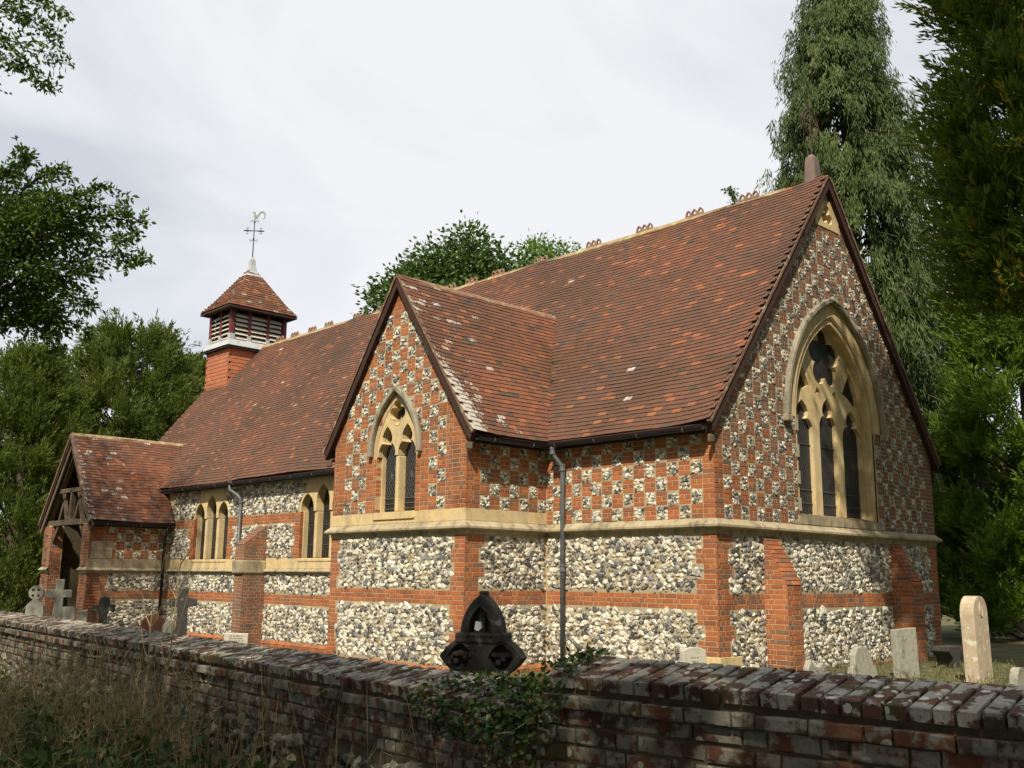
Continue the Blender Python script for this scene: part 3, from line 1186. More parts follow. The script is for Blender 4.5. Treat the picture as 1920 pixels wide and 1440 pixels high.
lay(FVE, ZB, 2.1, ve_low, wall_ve, tint=(0.1, 0.8), off=1)
rects, ef = [], []
for r in range(6):
    z0 = VZ0 + r * 0.225
    for c in range(-1, 8):
        a = VY + 0.30 + c * 0.225
        b = min(a + 0.225, -0.004)
        if c == -1:
            a = VY - 0.004
        if b - a < 0.04:
            continue
        if c >= 0 and (r + c) % 2 == 0 and r < 5:
            ef.append((a, b, z0, z0 + 0.225))
            continue
        for k in range(3):
            if z0 + k * 0.075 < 3.66:
                for x, y in split_row(a, b, k):
                    rects.append((x, y, z0 + k * 0.075, z0 + (k + 1) * 0.075))
bricks_at(BRK, FVE, rects, wall_ve, RNG.uniform(0.1, 0.8, len(rects)))
flints(FVE, VY, 0, 2.5, 3.7, keep_cells(ef, None, flat_top), wall_ve, step=(0.046, 0.041), size=(0.038, 0.033), bulge=0.012, base=-0.02)
for a, b, z0, z1 in ef:
    bk.prism([[(a + 0.004, z0 + 0.004), (b - 0.004, z0 + 0.004), (b - 0.004, z1 - 0.004), (a + 0.004, z1 - 0.004)]], FVE, -0.02, -0.0025)


def ve_low_flint(u, z, m):
    w = np.where(np.floor((z - B1) / 0.225 + 1e-6).astype(int) % 2 == 1, 0.42, 0.30)
    r = (z < 2.07) & (z > 0.03) & ~((z > 0.945) & (z < 1.23))
    return r & (u > VY + w + 0.035) & (u < -0.03)


flints(FVE, VY, 0, 0, 2.1, ve_low_flint, wall_ve)
for z0, z1 in ((0.0, 0.972), (1.203, 2.1)):
    bk.prism([[(VY + 0.31, z0), (-0.02, z0), (-0.02, z1), (VY + 0.31, z1)]], FVE, -0.02, -0.0025)

# --- porch walls
wall_p = core(FP, [[(PY + 0.02, ZB), (0.0, ZB), (0.0, 2.72), (PY + 0.02, 2.72)]], d0=-0.32)
core(Fr((PXW, 0, 0), (0, -1, 0), (-1, 0, 0)), [[(0.0, ZB), (-PY, ZB), (-PY, 2.72), (0.0, 2.72)]], d0=-0.32, d1=0, mat='old_mortar')  # brick wall coloured dark to stand in for the shade inside the porch


def p_low(z, k):
    if z < -0.075 or 0.75 < z < 0.975:
        return [(PY - 0.004, -0.005)]
    if z < 1.45:
        return [(PY - 0.004, PY + 0.55)]
    return []


lay(FP, ZB, 1.45, p_low, wall_p, tint=(0.3, 0.95))
rects, pf = [], []
for r in range(4):
    z0 = 1.80 + r * 0.225
    for c in range(-1, 9):
        a = PY + 0.50 + c * 0.225
        b = min(a + 0.225, -0.004)
        if c == -1:
            a = PY - 0.004
        if b - a < 0.04:
            continue
        if c >= 0 and (r + c) % 2 == 1:
            pf.append((a, b, z0, z0 + 0.225))
            continue
        for k in range(3):
            for x, y in split_row(a, b, k):
                rects.append((x, y, z0 + k * 0.075, z0 + (k + 1) * 0.075))
bricks_at(BRK, FP, rects, wall_p, RNG.uniform(0.2, 0.95, len(rects)))
flints(FP, PY, 0, 1.8, 2.7, keep_cells(pf, None, flat_top), wall_p, step=(0.046, 0.041), size=(0.038, 0.033), bulge=0.012, base=-0.02)
flints(FP, PY, 0, -0.1, 1.45, lambda u, z, m: (u > PY + 0.58) & (u < -0.03) & (z > -0.04) & (z < 1.42) & ~((z > 0.72) & (z < 1.0)), wall_p)
bk.prism([[(PY + 0.56, -0.07), (-0.02, -0.07), (-0.02, 0.747), (PY + 0.56, 0.747)]], FP, -0.02, -0.0025)
bk.prism([[(PY + 0.56, 0.978), (-0.02, 0.978), (-0.02, 1.47), (PY + 0.56, 1.47)]], FP, -0.02, -0.0025)
tag(bk.build('flint_bed', 'flint_mortar', CH), kind='stuff')
# brick piers either side of the porch mouth
for x0, x1 in ((PXE - 0.52, PXE), (PXW, PXW + 0.55)):
    b = MB()
    b.box(((x0 + x1) / 2, PY + 0.17, (ZB + 2.72) / 2), ((x1 - x0) / 2 - 0.0045, 0.1655, (2.72 - ZB) / 2))
    pier = b.build('pier', 'mortar', CH)
    lay(FPS, ZB, 2.70, lambda z, k: [(x0, x1 + (0.004 if x1 == PXE else 0))], pier, tint=(0.3, 0.95), out=0.001)
    if x1 != PXE:
        lay(Fr((x1, 0, 0), (0, 1, 0), (1, 0, 0)), ZB, 2.70, lambda z, k: [(PY, PY + 0.32)], pier, tint=(0.3, 0.95), off=1)
# dark porch inside: door in the nave wall, pale plaster behind
b = MB()
b.prism([arch(PXM, 0.6, -0.4, 1.6, 2.4)], FS, 0.0, 0.05)
b.build('door', 'door_wood', CH, bevel=0.01)


# --- buttresses
def buttress(fr_side, fr_front, u_out, s0, s1, zt_out, zt_wall, tint):
    """body in the side frame (u from the wall outward is given by its sign), bricked on the two seen faces"""
    b = MB()
    w = s1 - s0
    sg = 1 if u_out > 0 else -1
    e = abs(u_out)
    prof = [(0, ZB), (sg * (e - 0.0045), ZB), (sg * (e - 0.0045), zt_out - 0.004), (0, zt_wall - 0.012)]
    if sg < 0:
        prof = prof[::-1]
    b.prism([prof], fr_side, -w + 0.0045, -0.0045)
    o = b.build('buttress', 'mortar', CH)

    def iv(z, k):
        q = e if z < zt_out else e * max(0, (zt_wall - z) / (zt_wall - zt_out))
        return [(0.0, q)] if sg > 0 else [(-q, 0.0)]
    n = int((zt_wall - ZB) / 0.075)
    lay(fr_side, ZB, ZB + n * 0.075, iv, o, tint=tint)
    nf = int(round((zt_out - ZB) / 0.075))
    lay(fr_front, zt_out - nf * 0.075, zt_out, lambda z, k: [(s0, s1)], o, tint=tint, off=1)
    # tumbled brick weathering on the slope
    L = math.hypot(e, zt_wall - zt_out)
    nrm = fr_front.n * (zt_wall - zt_out) / L + np.array([0, 0, 1]) * e / L
    up = -fr_front.n * e / L + np.array([0, 0, 1]) * (zt_wall - zt_out) / L
    fs = Fr(fr_front.p(0, zt_out, 0.004), fr_front.u, nrm, up)
    nn = max(3, int(L / 0.075))
    rr = [(p, q, k * L / nn, (k + 1) * L / nn) for k in range(nn) for p, q in split_row(s0 - 0.004, s1 + 0.004, k)]
    bricks_at(BRK, fs, rr, o, RNG.uniform(tint[0], tint[1], len(rr)), out=0.012)
    return o


EB = 0.40
FB = Fr((EB, 0, 0), (0, 1, 0), (1, 0, 0))
for a, b_ in (BT1, BT2):
    buttress(Fr((0, a, 0), (1, 0, 0), (0, -1, 0)), FB, EB, a, b_, 1.34, 2.09, (0.1, 0.9))
NBX0, NBX1, NBE = -13.27, -12.87, 0.60
buttress(Fr((NBX1, 0, 0), (0, 1, 0), (1, 0, 0)), Fr((0, -NBE, 0), (1, 0, 0), (0, -1, 0)), -NBE, NBX0, NBX1, 2.12, 2.58, (0.55, 1.0))

# --- brick plinths (proud of the walls, chamfered) : vestry, nave
for fr, a, b_, zt in ((FV, VX0 - 0.05, VX1 + 0.05, 0.0), (FVE, VY - 0.05, 0.0, 0.0), (FS, NBX1, VX0, -0.075), (FS, PXE, NBX0, -0.075), (FP, PY - 0.05, 0.0, -0.075)):
    o = MB()
    o.prism([[(a, ZB), (b_, ZB), (b_, zt - 0.08), (a, zt - 0.08)]], fr, 0.003, 0.045)
    o = o.build('plinth', 'mortar', CH)
    n = int((zt - 0.075 - ZB) / 0.075)
    z0 = zt - 0.075 - n * 0.075
    lay(fr, z0, zt - 0.075, lambda z, k: [(a, b_)], o, out=0.055, deep=-0.02, tint=(0.0, 0.7))
    nr = np.array([0, 0, 1.0]) * 0.6 + fr.n * 0.8
    fc = Fr(fr.p(0, zt - 0.075, 0.055), fr.u, nr, np.array([0, 0, 1.0]) * 0.8 - fr.n * 0.6)
    rr = [(p, q, 0, 0.088) for p, q in split_row(a, b_, 1)]
    bricks_at(BRK, fc, rr, o, RNG.uniform(0.0, 0.7, len(rr)), out=0.004)
# stone blocks at the foot of the chancel corner
o = MB()
o.box((-0.14, 0.27, 0.02), (0.155, 0.285, 0.28))
o.build('corner_stone', 'limestone', CH, bevel=0.008)

# ------------------------------------------------------------------ stone courses


def string(fr, a, b_, zt, zb, proj, mat, m0=0, m1=0, name='string_course'):
    """weathered string: sloping top, drip nose, hollow underside; m0/m1 = mitre at the ends (+1 out, -1 in)"""
    h = zt - zb
    prof = [(-0.03, zt), (0.0, zt), (proj, zt - 0.42 * h), (proj, zt - 0.56 * h), (proj * 0.75, zt - 0.62 * h), (0.014, zt - 0.70 * h), (0.006, zb), (-0.03, zb)]
    m = MB()
    i0 = len(m.v)
    for u, s in ((a, -m0), (b_, m1)):
        for d, z in prof:
            m.v.append(tuple(fr.p(u + s * d, z, d)))
    n = len(prof)
    for k in range(n):
        m.f.append((k, (k + 1) % n, n + (k + 1) % n, n + k))
    m.f.append(tuple(range(n)))
    m.f.append(tuple(range(n, 2 * n))[::-1])
    return m.build(name, mat, CH)


string(FS, VX1, 0.0, 2.325, 2.10, 0.10, 'weathered_stone', -1, 1)
string(FG, 0.0, CW, 2.325, 2.10, 0.10, 'weathered_stone', 1, 1)
string(FV, VX0, VX1, 2.325, 2.10, 0.10, 'weathered_stone', 1, 1)
string(FVE, VY, 0.0, 2.325, 2.10, 0.10, 'weathered_stone', 1, -1)
for a, b_ in ((VX0, VC - 0.62), (VC - 0.62, VC + 0.62), (VC + 0.62, VX1 + 0.006)):
    o = MB()
    o.prism([[(a + 0.003, 2.327), (b_ - 0.003, 2.327), (b_ - 0.003, 2.522), (a + 0.003, 2.522)]], FV, -0.03, 0.006)
    o.build('stone_course', 'limestone', CH)
o = MB()
o.prism([[(VY - 0.001, 2.328), (-0.003, 2.328), (-0.003, 2.521), (VY - 0.001, 2.521)]], FVE, -0.03, 0.005)
o.build('stone_course', 'limestone', CH)
string(FS, PXE, NBX0, 1.575, 1.43, 0.08, 'weathered_stone')
string(FS, NBX1, VX0, 1.575, 1.43, 0.08, 'weathered_stone')
string(FP, PY, 0.0, 1.575, 1.43, 0.08, 'weathered_stone', 1, 0)
for x0, x1 in ((PXE - 0.52, PXE), (PXW, PXW + 0.55)):
    string(FPS, x0, x1, 1.575, 1.43, 0.08, 'weathered_stone', 0, 1)
cuts = [PXE, -16.9, -15.2, -14.1, NBX0]
for k in range(len(cuts) - 1):
    o = MB()
    o.prism([[(cuts[k] + 0.003, 1.577), (cuts[k + 1] - 0.003, 1.577), (cuts[k + 1] - 0.003, 1.798), (cuts[k] + 0.003, 1.798)]], FS, -0.03, 0.006)
    o.build('stone_course', 'limestone', CH)
cuts = [NBX1, -11.6, -10.2, -8.9, VX0 - 0.003]
for k in range(len(cuts) - 1):
    o = MB()
    o.prism([[(cuts[k] + 0.003, 1.577), (cuts[k + 1] - 0.003, 1.577), (cuts[k + 1] - 0.003, 1.798), (cuts[k] + 0.003, 1.798)]], FS, -0.03, 0.006)
    o.build('stone_course', 'limestone', CH)
o = MB()
o.prism([[(PY + 0.002, 1.577), (-0.003, 1.577), (-0.003, 1.798), (PY + 0.002, 1.798)]], FP, -0.03, 0.006)
o.build('stone_course', 'weathered_stone', CH)
for z0, z1 in ((1.805, 1.995), (2.0, 2.25)):
    o = MB()
    o.prism([[(PY + 0.05, z0), (PY + 0.62, z0), (PY + 0.62, z1), (PY + 0.05, z1)]], FP, -0.02, 0.02)
    o.build('corner_stone', 'weathered_stone', CH, bevel=0.006)
# the nave string breaks round the buttress as a stone collar
o = MB()
o.box(((NBX0 + NBX1) / 2, -NBE / 2 - 0.035, 1.60), ((NBX1 - NBX0) / 2 + 0.03, NBE / 2 + 0.03, 0.155))
o.build('string_course', 'weathered_stone', CH, bevel=0.03)

# ------------------------------------------------------------------ windows


def came_grid(poly, fr, d, pitch=(0.085, 0.125), w=0.007):
    """lead lattice clipped to a light"""
    xs = [p[0] for p in poly]
    zs = [p[1] for p in poly]
    m = MB()
    cx, z0, z1 = (min(xs) + max(xs)) / 2, min(zs), max(zs)
    half = (max(xs) - min(xs)) / 2
    sl = pitch[1] / pitch[0]
    n = int((z1 - z0) / pitch[1]) + 12
    for s in (-1, 1):
        for k in range(-12, n):
            c0 = z0 + k * pitch[1]
            prev = None
            for q in range(33):
                u = cx - half + 2 * half * q / 32
                z = c0 + s * (u - cx) * sl
                ins = bool(in_poly(np.array([u]), np.array([z]), poly)[0])
                if ins and prev is None:
                    prev = (u, z)
                if ins:
                    last = (u, z)
                if prev is not None and (not ins or q == 32):
                    if last[0] - prev[0] > 0.02:
                        a, b_ = prev, last
                        nrm = np.array([-(b_[1] - a[1]), b_[0] - a[0]])
                        nrm = nrm / np.linalg.norm(nrm) * w / 2
                        pts = [(a[0] + nrm[0], a[1] + nrm[1]), (a[0] - nrm[0], a[1] - nrm[1]), (b_[0] - nrm[0], b_[1] - nrm[1]), (b_[0] + nrm[0], b_[1] + nrm[1])]
                        m.poly([fr.p(x, y, d + 0.004 + 0.001 * s) for x, y in pts])
                    prev = None
    return m


def bar(m, fr, u0, u1, z, d, r=0.006):
    m.tube([fr.p(u0, z, d), fr.p(u1, z, d)], r, 6)


# east window
fo, fi = arch(GC, 1.65, None, GSP, GAP, 16), arch(GC, 1.40, None, GSP, 6.12, 16)
m = MB()
m.prism([fo + fi[::-1]], FG, -0.10, 0.010)
win = m.build('window', 'limestone', CH, bevel=0.015)
hood = MB()
oa, ia = arch(GC, 1.745, None, GSP, 6.48, 16), arch(GC, 1.655, None, GSP, GAP, 16)
hood.prism([oa + ia[::-1]], FG, 0.0, 0.10)
hood.build('hood_mould', 'hood_stone', win, bevel=0.02)
for s in (-1, 1):
    st = MB()
    st.box(FG.p(GC + s * 1.70, GSP - 0.05, 0.05), (0.05, 0.09, 0.06))
    st.build('hood_stop', 'weathered_stone', win, bevel=0.02)
m = MB()
m.prism([arch(GC, 1.42, 2.47, GSP, 6.15, 16), arch(GC, 1.30, 2.49, GSP, 6.0, 16)], FG, -0.20, -0.03)
m.build('jamb', 'limestone', win, bevel=0.02)
# tracery
tr_out = arch(GC, 1.36, 2.48, GSP, 6.06, 16)
lights = [trefoil_head(GC, 0.30, 2.50, 4.08, 4.64), trefoil_head(GC - 0.86, 0.34, 2.50, 3.98, 4.52), trefoil_head(GC + 0.86, 0.34, 2.50, 3.98, 4.52)]
rose = multifoil(GC, 5.38, 0.35, 0.222, 5, math.pi / 2)
dag = []
for s in (-1, 1):
    dag.append([(GC + s * 1.16, 4.62), (GC + s * 1.14, 4.80), (GC + s * 1.02, 5.06), (GC + s * 0.90, 5.24), (GC + s * 0.70, 4.98), (GC + s * 0.58, 4.80), (GC + s * 0.80, 4.72), (GC + s * 0.98, 4.60)])
    dag.append([(GC + s * 0.20, 4.74), (GC + s * 0.40, 4.66), (GC + s * 0.33, 4.82)])
dag = [d if ((d[1][0] - d[0][0]) * (d[2][1] - d[0][1]) - (d[1][1] - d[0][1]) * (d[2][0] - d[0][0])) > 0 else d[::-1] for d in dag]
m = MB()
m.prism([tr_out] + lights + [rose] + dag, FG, -0.31, -0.17)
m.build('tracery', 'limestone', win, bevel=0.022)
for l in lights:
    m = MB()
    m.prism([l], FG, -0.262, -0.25)
    pane = m.build('light', 'window_glass', win)
m = MB()
for k in (2.72, 2.95, 3.75):
    for c, h in ((GC, 0.30), (GC - 0.86, 0.34), (GC + 0.86, 0.34)):
        bar(m, FG, c - h, c + h, k, -0.235)
m.build('saddle_bar', 'lead_came', win)
m = MB()
for l in lights:
    g = came_grid(l, FG, -0.247, (0.06, 0.11), 0.006)
    o0 = len(m.v)
    m.v += g.v
    m.f += [tuple(o0 + k for k in f) for f in g.f]
m.build('lead_lattice', 'lead_came', win)
for d in [rose] + dag:
    m = MB()
    m.prism([d], FG, -0.262, -0.25)
    m.build('light', 'window_glass', win)
m = MB()
m.prism([[(GC - 1.60, 2.327), (GC + 1.60, 2.327), (GC + 1.60, 2.40), (GC + 1.42, 2.40), (GC + 1.42, 2.47), (GC - 1.42, 2.47), (GC - 1.42, 2.40), (GC - 1.60, 2.40)]], FG, -0.03, 0.014)
m.build('sill', 'weathered_stone', win, bevel=0.01)
m = MB()
for s in (-1, 1):
    m.poly([FG.p(GC - 1.38, 2.472, 0.012), FG.p(GC + 1.38, 2.472, 0.012), FG.p(GC + 1.38, 2.53, -0.17), FG.p(GC - 1.38, 2.53, -0.17)][::s])
m.build('sill_slope', 'weathered_stone', win)
for s in (-1, 1):
    m = MB()
    m.prism([[(GC + s * 1.40 - 0.02, 2.40), (GC + s * 1.40 + 0.02, 2.40), (GC + s * 1.40 + 0.02, GSP), (GC + s * 1.40 - 0.02, GSP)]], FG, -0.12, -0.008)
    m.build('jamb_stone', 'limestone', win)
# stone panel with a trefoil opening high in the gable
m = MB()
m.prism([[(3.37, 7.81), (4.21, 7.81), (4.21, 8.06), (3.99, 8.36), (3.59, 8.36), (3.37, 8.06)], multifoil(3.79, 8.06, 0.11, 0.10, 3, math.pi / 2)], FG, -0.25, 0.012)
pn = m.build('gable_panel', 'limestone', CH, bevel=0.01)
m = MB()
m.box(FG.p(3.8, 8.06, -0.24), (0.005, 0.2, 0.2))
m.build('backing', 'roof_base', pn)

# vestry window
hl = trefoil_head(VC - 0.29, 0.25, VSP, VSP + 0.02, 4.07)
hr = trefoil_head(VC + 0.29, 0.25, VSP, VSP + 0.02, 4.07)


def open_head(h):
    """run of points from the left foot over the head to the right foot"""
    body = h[2:]
    return [h[0]] + body[::-1] + [h[1]]


ov = arch(VC, 0.66, None, VSP, VAP, 14)
outl = [(VC - 0.66, VSP)] + open_head(hl) + open_head(hr) + [(VC + 0.66, VSP)] + ov[1:-1]
quat = multifoil(VC + 0.0, 4.29, 0.125, 0.105, 4, 0.0)
m = MB()
m.prism([outl, quat], FV, -0.22, -0.015)
win = m.build('window', 'limestone', CH, bevel=0.012)
oa, ia = arch(VC, 0.755, None, VSP, 4.79, 14), arch(VC, 0.665, None, VSP, 4.68, 14)
m = MB()
m.prism([oa + ia[::-1]], FV, 0.0, 0.09)
m.build('hood_mould', 'hood_stone', win, bevel=0.02)
m = MB()
m.prism([[(VC - 0.045, 2.53), (VC + 0.045, 2.53), (VC + 0.045, VSP), (VC - 0.045, VSP)]], FV, -0.22, -0.03)
m.build('mullion', 'limestone', win, bevel=0.025)
for s in (-1, 1):
    m = MB()
    m.prism([[(VC + s * 0.56 - 0.025, 2.53), (VC + s * 0.56 + 0.025, 2.53), (VC + s * 0.56 + 0.025, VSP), (VC + s * 0.56 - 0.025, VSP)]], FV, -0.22, -0.12)
    m.build('jamb', 'limestone', win)
for s in (-1, 1):
    lt = trefoil_head(VC + s * 0.29, 0.26, 2.53, VSP + 0.02, 4.07)
    m = MB()
    m.prism([lt], FV, -0.212, -0.20)
    m.build('light', 'window_glass', win)
    low = [(VC + s * 0.29 - 0.25, 2.78), (VC + s * 0.29 + 0.25, 2.78)] + [p for p in lt[2:]]
    g = came_grid(low, FV, -0.198, (0.072, 0.115), 0.009)
    g.build('lead_lattice', 'lead_came', win)
    m = MB()
    for k in (2.60, 2.69, 2.78):
        bar(m, FV, VC + s * 0.29 - 0.25, VC + s * 0.29 + 0.25, k, -0.19, 0.007)
    m.build('saddle_bar', 'lead_came', win)
    m = MB()
    for rr in (0.085, 0.05):
        m.tube([FV.p(VC + s * 0.29 + rr * math.cos(t), 3.24 + 1.3 * rr * math.sin(t), -0.192) for t in np.linspace(0, 2 * math.pi, 21)], 0.006, 5, False)
    m.build('roundel', 'lead_came', win)
m = MB()
m.prism([quat], FV, -0.212, -0.20)
m.build('light', 'window_glass', win)
came_grid(quat, FV, -0.198, (0.05, 0.08), 0.007).build('lead_lattice', 'lead_came', win)
m = MB()
m.prism([[(VC - 0.60, 2.40), (VC + 0.60, 2.40), (VC + 0.60, 2.53), (VC - 0.60, 2.53)]], FV, -0.20, 0.03)
m.build('sill', 'limestone', win, bevel=0.025)
for s in (-1, 1):   # brick reveals under the stone head
    fr = Fr((VC + s * 0.57, VY, 0), (0, 1, 0), (-s, 0, 0))
    lay(fr, 2.525, VSP + 0.02, lambda z, k: [(0.0, 0.14)], wall_v, tint=(0.0, 0.5))

# nave lancets
for c in NWIN:
    hs = []
    for k, (dz, ap) in zip((-1, 0, 1), ((0.0, 3.26), (0.15, 3.46), (0.0, 3.26))):
        hs.append(arch(c + k * 0.63, 0.265, 2.85, 2.90 + dz, ap, 6))
    hp = head_plate(c)
    outl = [hp[0]] + [q for h in hs for q in ([h[0]] + h[2:][::-1] + [h[1]])] + hp[1:]
    m = MB()
    m.prism([outl], FS, -0.24, 0.008)
    win = m.build('window', 'limestone', CH, bevel=0.012)
    for k in (-0.315, 0.315):
        m = MB()
        m.prism([[(c + k - 0.05, 1.79), (c + k + 0.05, 1.79), (c + k + 0.05, 2.86), (c + k - 0.05, 2.86)]], FS, -0.24, -0.02)
        m.build('mullion', 'limestone', win, bevel=0.03)
    for s in (-1, 1):
        m = MB()
        m.prism([[(c + s * 0.90 - 0.03, 1.79), (c + s * 0.90 + 0.03, 1.79), (c + s * 0.90 + 0.03, 2.86), (c + s * 0.90 - 0.03, 2.86)]], FS, -0.24, -0.08)
        m.build('jamb', 'limestone', win)
        fr = Fr((c + s * 0.90, 0, 0), (0, 1, 0), (-s, 0, 0))
        lay(fr, 1.80, 2.85, lambda z, k: [(0.0, 0.12)], wall_n, tint=(0.0, 0.5))
    for h in hs:
        lt = [(h[0][0], 1.80), (h[1][0], 1.80)] + h[2:]
        m = MB()
        m.prism([lt], FS, -0.212, -0.20)
        m.build('light', 'window_glass', win)
    m = MB()
    m.prism([[(c - 0.95, 1.72), (c + 0.95, 1.72), (c + 0.95, 1.80), (c - 0.95, 1.80)]], FS, -0.22, 0.02)
    m.build('sill', 'limestone', win, bevel=0.02)
    m = MB()
    for h in hs:
        for z in (2.1, 2.55):
            bar(m, FS, h[0][0], h[1][0], z, -0.19, 0.005)
    m.build('saddle_bar', 'lead_came', win)

# ------------------------------------------------------------------ roofs


def unit(v):
    v = np.array(v, float)
    return v / np.linalg.norm(v)


def gable_roof(frm, a0, a1, pe0, pr, pe1, th=0.11, drop=0.03):
    """solid roof: section points (u,z) of eave, ridge, eave extruded along the frame's depth"""
    m = MB()
    loop = [(pe0[0], pe0[1] - drop), (pr[0], pr[1] - drop), (pe1[0], pe1[1] - drop), (pe1[0] - 0.05 * np.sign(pe1[0] - pr[0]), pe1[1] - drop - th), (pr[0], pr[1] - drop - th * 1.6), (pe0[0] - 0.05 * np.sign(pe0[0] - pr[0]), pe0[1] - drop - th)]
    m.prism([loop[::-1]], frm, a0, a1)
    return m.build('roof', 'roof_base', CH)


YR = CW / 2
roof_m = gable_roof(FG, XW - 0.05, 0.10, (-OE, ZE), (YR, ZR), (CW + OE, ZE))
UM = unit((0, 1, SLM))
NM = unit((0, -SLM, 1))
FRM = Fr((0, -OE, ZE), (1, 0, 0), NM, UM)
LM = (YR + OE) / UM[1]


def main_xyz(u, v):
    return u, -OE + v * UM[1], ZE + v * UM[2]


def mask_main(u, v):
    x, y, z = main_xyz(u, v)
    dv = np.minimum(VX1 + VOE - x, x - VX0 + VOE)
    inv = (dv > 0.02) & (z < VZE + dv * SLV - 0.05)
    dp = np.minimum(-17.75 - x, x - (2 * PXM + 17.75))
    inp = (dp > 0.02) & (z < PZE + dp * SLP - 0.05)
    tur = (x < -20.36) & (y > 2.66)
    return ~inv & ~inp & ~tur & (x > XW)


def lift_main(u, v):
    return 0.065 * np.clip(1 - (0.12 - u) / 0.9, 0, 1) ** 2 + 0.022 * np.sin(u * 0.9 + v * 0.4) + 0.009 * np.sin(u * 2.6 - v * 1.7)


def lich_main(u, v):
    return np.where(RNG.uniform(0, 1, len(u)) < 0.0010, RNG.uniform(0.50, 0.66, len(u)), 0.0)


def tint_walk(n):
    return RNG.uniform(0, 1, n)


tiles(FRM, XW, 0.12, LM, mask_main, roof_m, lift=lift_main, lich=lich_main)
tiles(Fr((0, CW + OE, ZE), (-1, 0, 0), unit((0, SLM, 1)), unit((0, -1, SLM))), -0.12, -XW, LM, lambda u, v: u > -1, roof_m)

roof_v = gable_roof(FV, -(2.9 - VY) + 0.2, 0.10, (VX0 - VOE, VZE), (VXM, VZR), (VX1 + VOE, VZE))
UV = unit((-1, 0, SLV))
LV = ((VX1 - VX0) / 2 + VOE) / abs(UV[0])
FRV = Fr((VX1 + VOE, 0, VZE), (0, 1, 0), unit((SLV, 0, 1)), UV)
FRVW = Fr((VX0 - VOE, 0, VZE), (0, -1, 0), unit((-SLV, 0, 1)), unit((1, 0, SLV)))


def mask_v(sign):
    def f(u, v):
        y = u * sign
        z = VZE + v * UV[2]
        return z > ZE + (y + OE) * SLM - 0.06
    return f


def lift_v(u, v):
    return 0.05 * np.clip(1 - (u - (VY - 0.12)) / 1.0, 0, 1) ** 2 + 0.008 * np.sin(u * 2.1 + v)


def lich_v(u, v):
    d = u - (VY - 0.12)
    edge = np.clip(1.15 - d / 0.62, 0, 1) * np.clip(1.25 - v / 2.6, 0.0, 1)
    k = np.where(RNG.uniform(0, 1, len(u)) < np.clip(0.20 - 0.13 * d, 0.008, 1), RNG.uniform(0.45, 0.66, len(u)), 0)
    return np.maximum(edge * 0.86, k)


tiles(FRV, VY - 0.12, 2.4, LV, mask_v(1), roof_v, lift=lift_v, lich=lich_v, tint=(0.30, 1.0))
tiles(FRVW, -2.4, -(VY - 0.12), LV, mask_v(-1), roof_v, lift=lambda u, v: lift_v(-u, v), tint=(0.2, 1.0))

roof_p = gable_roof(FPS, -2.9, 0.10, (2 * PXM + 17.75, PZE), (PXM, PZR), (-17.75, PZE))
UP_ = unit((-1, 0, SLP))
LP_ = (-17.75 - PXM) / abs(UP_[0])


def mask_p(u, v):
    z = PZE + v * UP_[2]
    return (z > ZE + (u + OE) * SLM - 0.05) & ((u < 0.0) | (z > ZE)) | (u < -OE - 0.1) | ((u < -0.02) & (z < ZE - 0.2))


def lich_p(u, v):
    d = u - (PY - 0.12)
    edge = np.clip(1.0 - d / 0.30, 0, 1)
    top = np.clip((v - LP_ + 0.9) / 0.9, 0, 1) * 0.42
    k = np.where(RNG.uniform(0, 1, len(u)) < np.clip(0.16 - 0.09 * d, 0.015, 1), RNG.uniform(0.40, 0.62, len(u)), 0)
    return np.maximum(np.maximum(edge * 0.75, k), top * RNG.uniform(0.5, 1.2, len(u)))


tiles(Fr((-17.75, 0, PZE), (0, 1, 0), unit((SLP, 0, 1)), UP_), PY - 0.12, 1.2, LP_, mask_p, roof_p, lich=lich_p, tint=(0.30, 1.0), lift=lambda u, v: 0.02 * np.sin(u * 2 + v))
tiles(Fr((2 * PXM + 17.75, 0, PZE), (0, -1, 0), unit((-SLP, 0, 1)), unit((1, 0, SLP))), -1.2, -(PY - 0.12), LP_, lambda u, v: mask_p(-u, v), roof_p, tint=(0.2, 1.0))


def strip(name, pts_a, pts_b, w, mat, parent):
    """a raked board/verge between two points with a rectangular section (w: along depth, h)"""
    a, b_ = np.array(pts_a, float), np.array(pts_b, float)
    m = MB()
    d = unit(b_ - a)
    s = np.array(w[2], float)
    n = np.cross(d, s)
    m.box((a + b_) / 2, (np.linalg.norm(b_ - a) / 2, w[0], w[1]), (d, s, n))
    return m.build(name, mat, parent, bevel=0.004)


# verges: a bedded tile undercloak on every raking edge
for y0, y1 in ((-OE, YR), (CW + OE, YR)):
    strip('verge', (0.085, y0 - 0.04 * np.sign(YR - y0), ZE - 0.012), (0.085, y1 - 0.04 * np.sign(YR - y0), ZR - 0.002), (0.035, 0.024, (1, 0, 0)), 'verge_mortar', roof_m)
for x0 in (VX0 - VOE, VX1 + VOE):
    strip('verge', (x0 - 0.03 * np.sign(VXM - x0), VY - 0.085, VZE - 0.008), (VXM - 0.03 * np.sign(VXM - x0), VY - 0.085, VZR + 0.002), (0.035, 0.024, (0, 1, 0)), 'verge_mortar', roof_v)
for x0 in (2 * PXM + 17.75, -17.75):
    strip('verge', (x0, PY - 0.09, PZE - 0.04), (PXM, PY - 0.09, PZR - 0.03), (0.04, 0.035, (0, 1, 0)), 'verge_mortar', roof_p)
    s = 1 if x0 > PXM else -1
    strip('bargeboard', (x0 - s * 0.02, PY - 0.04, PZE - 0.20), (PXM, PY - 0.04, PZR - 0.20), (0.025, 0.12, (0, 1, 0)), 'old_timber', roof_p)


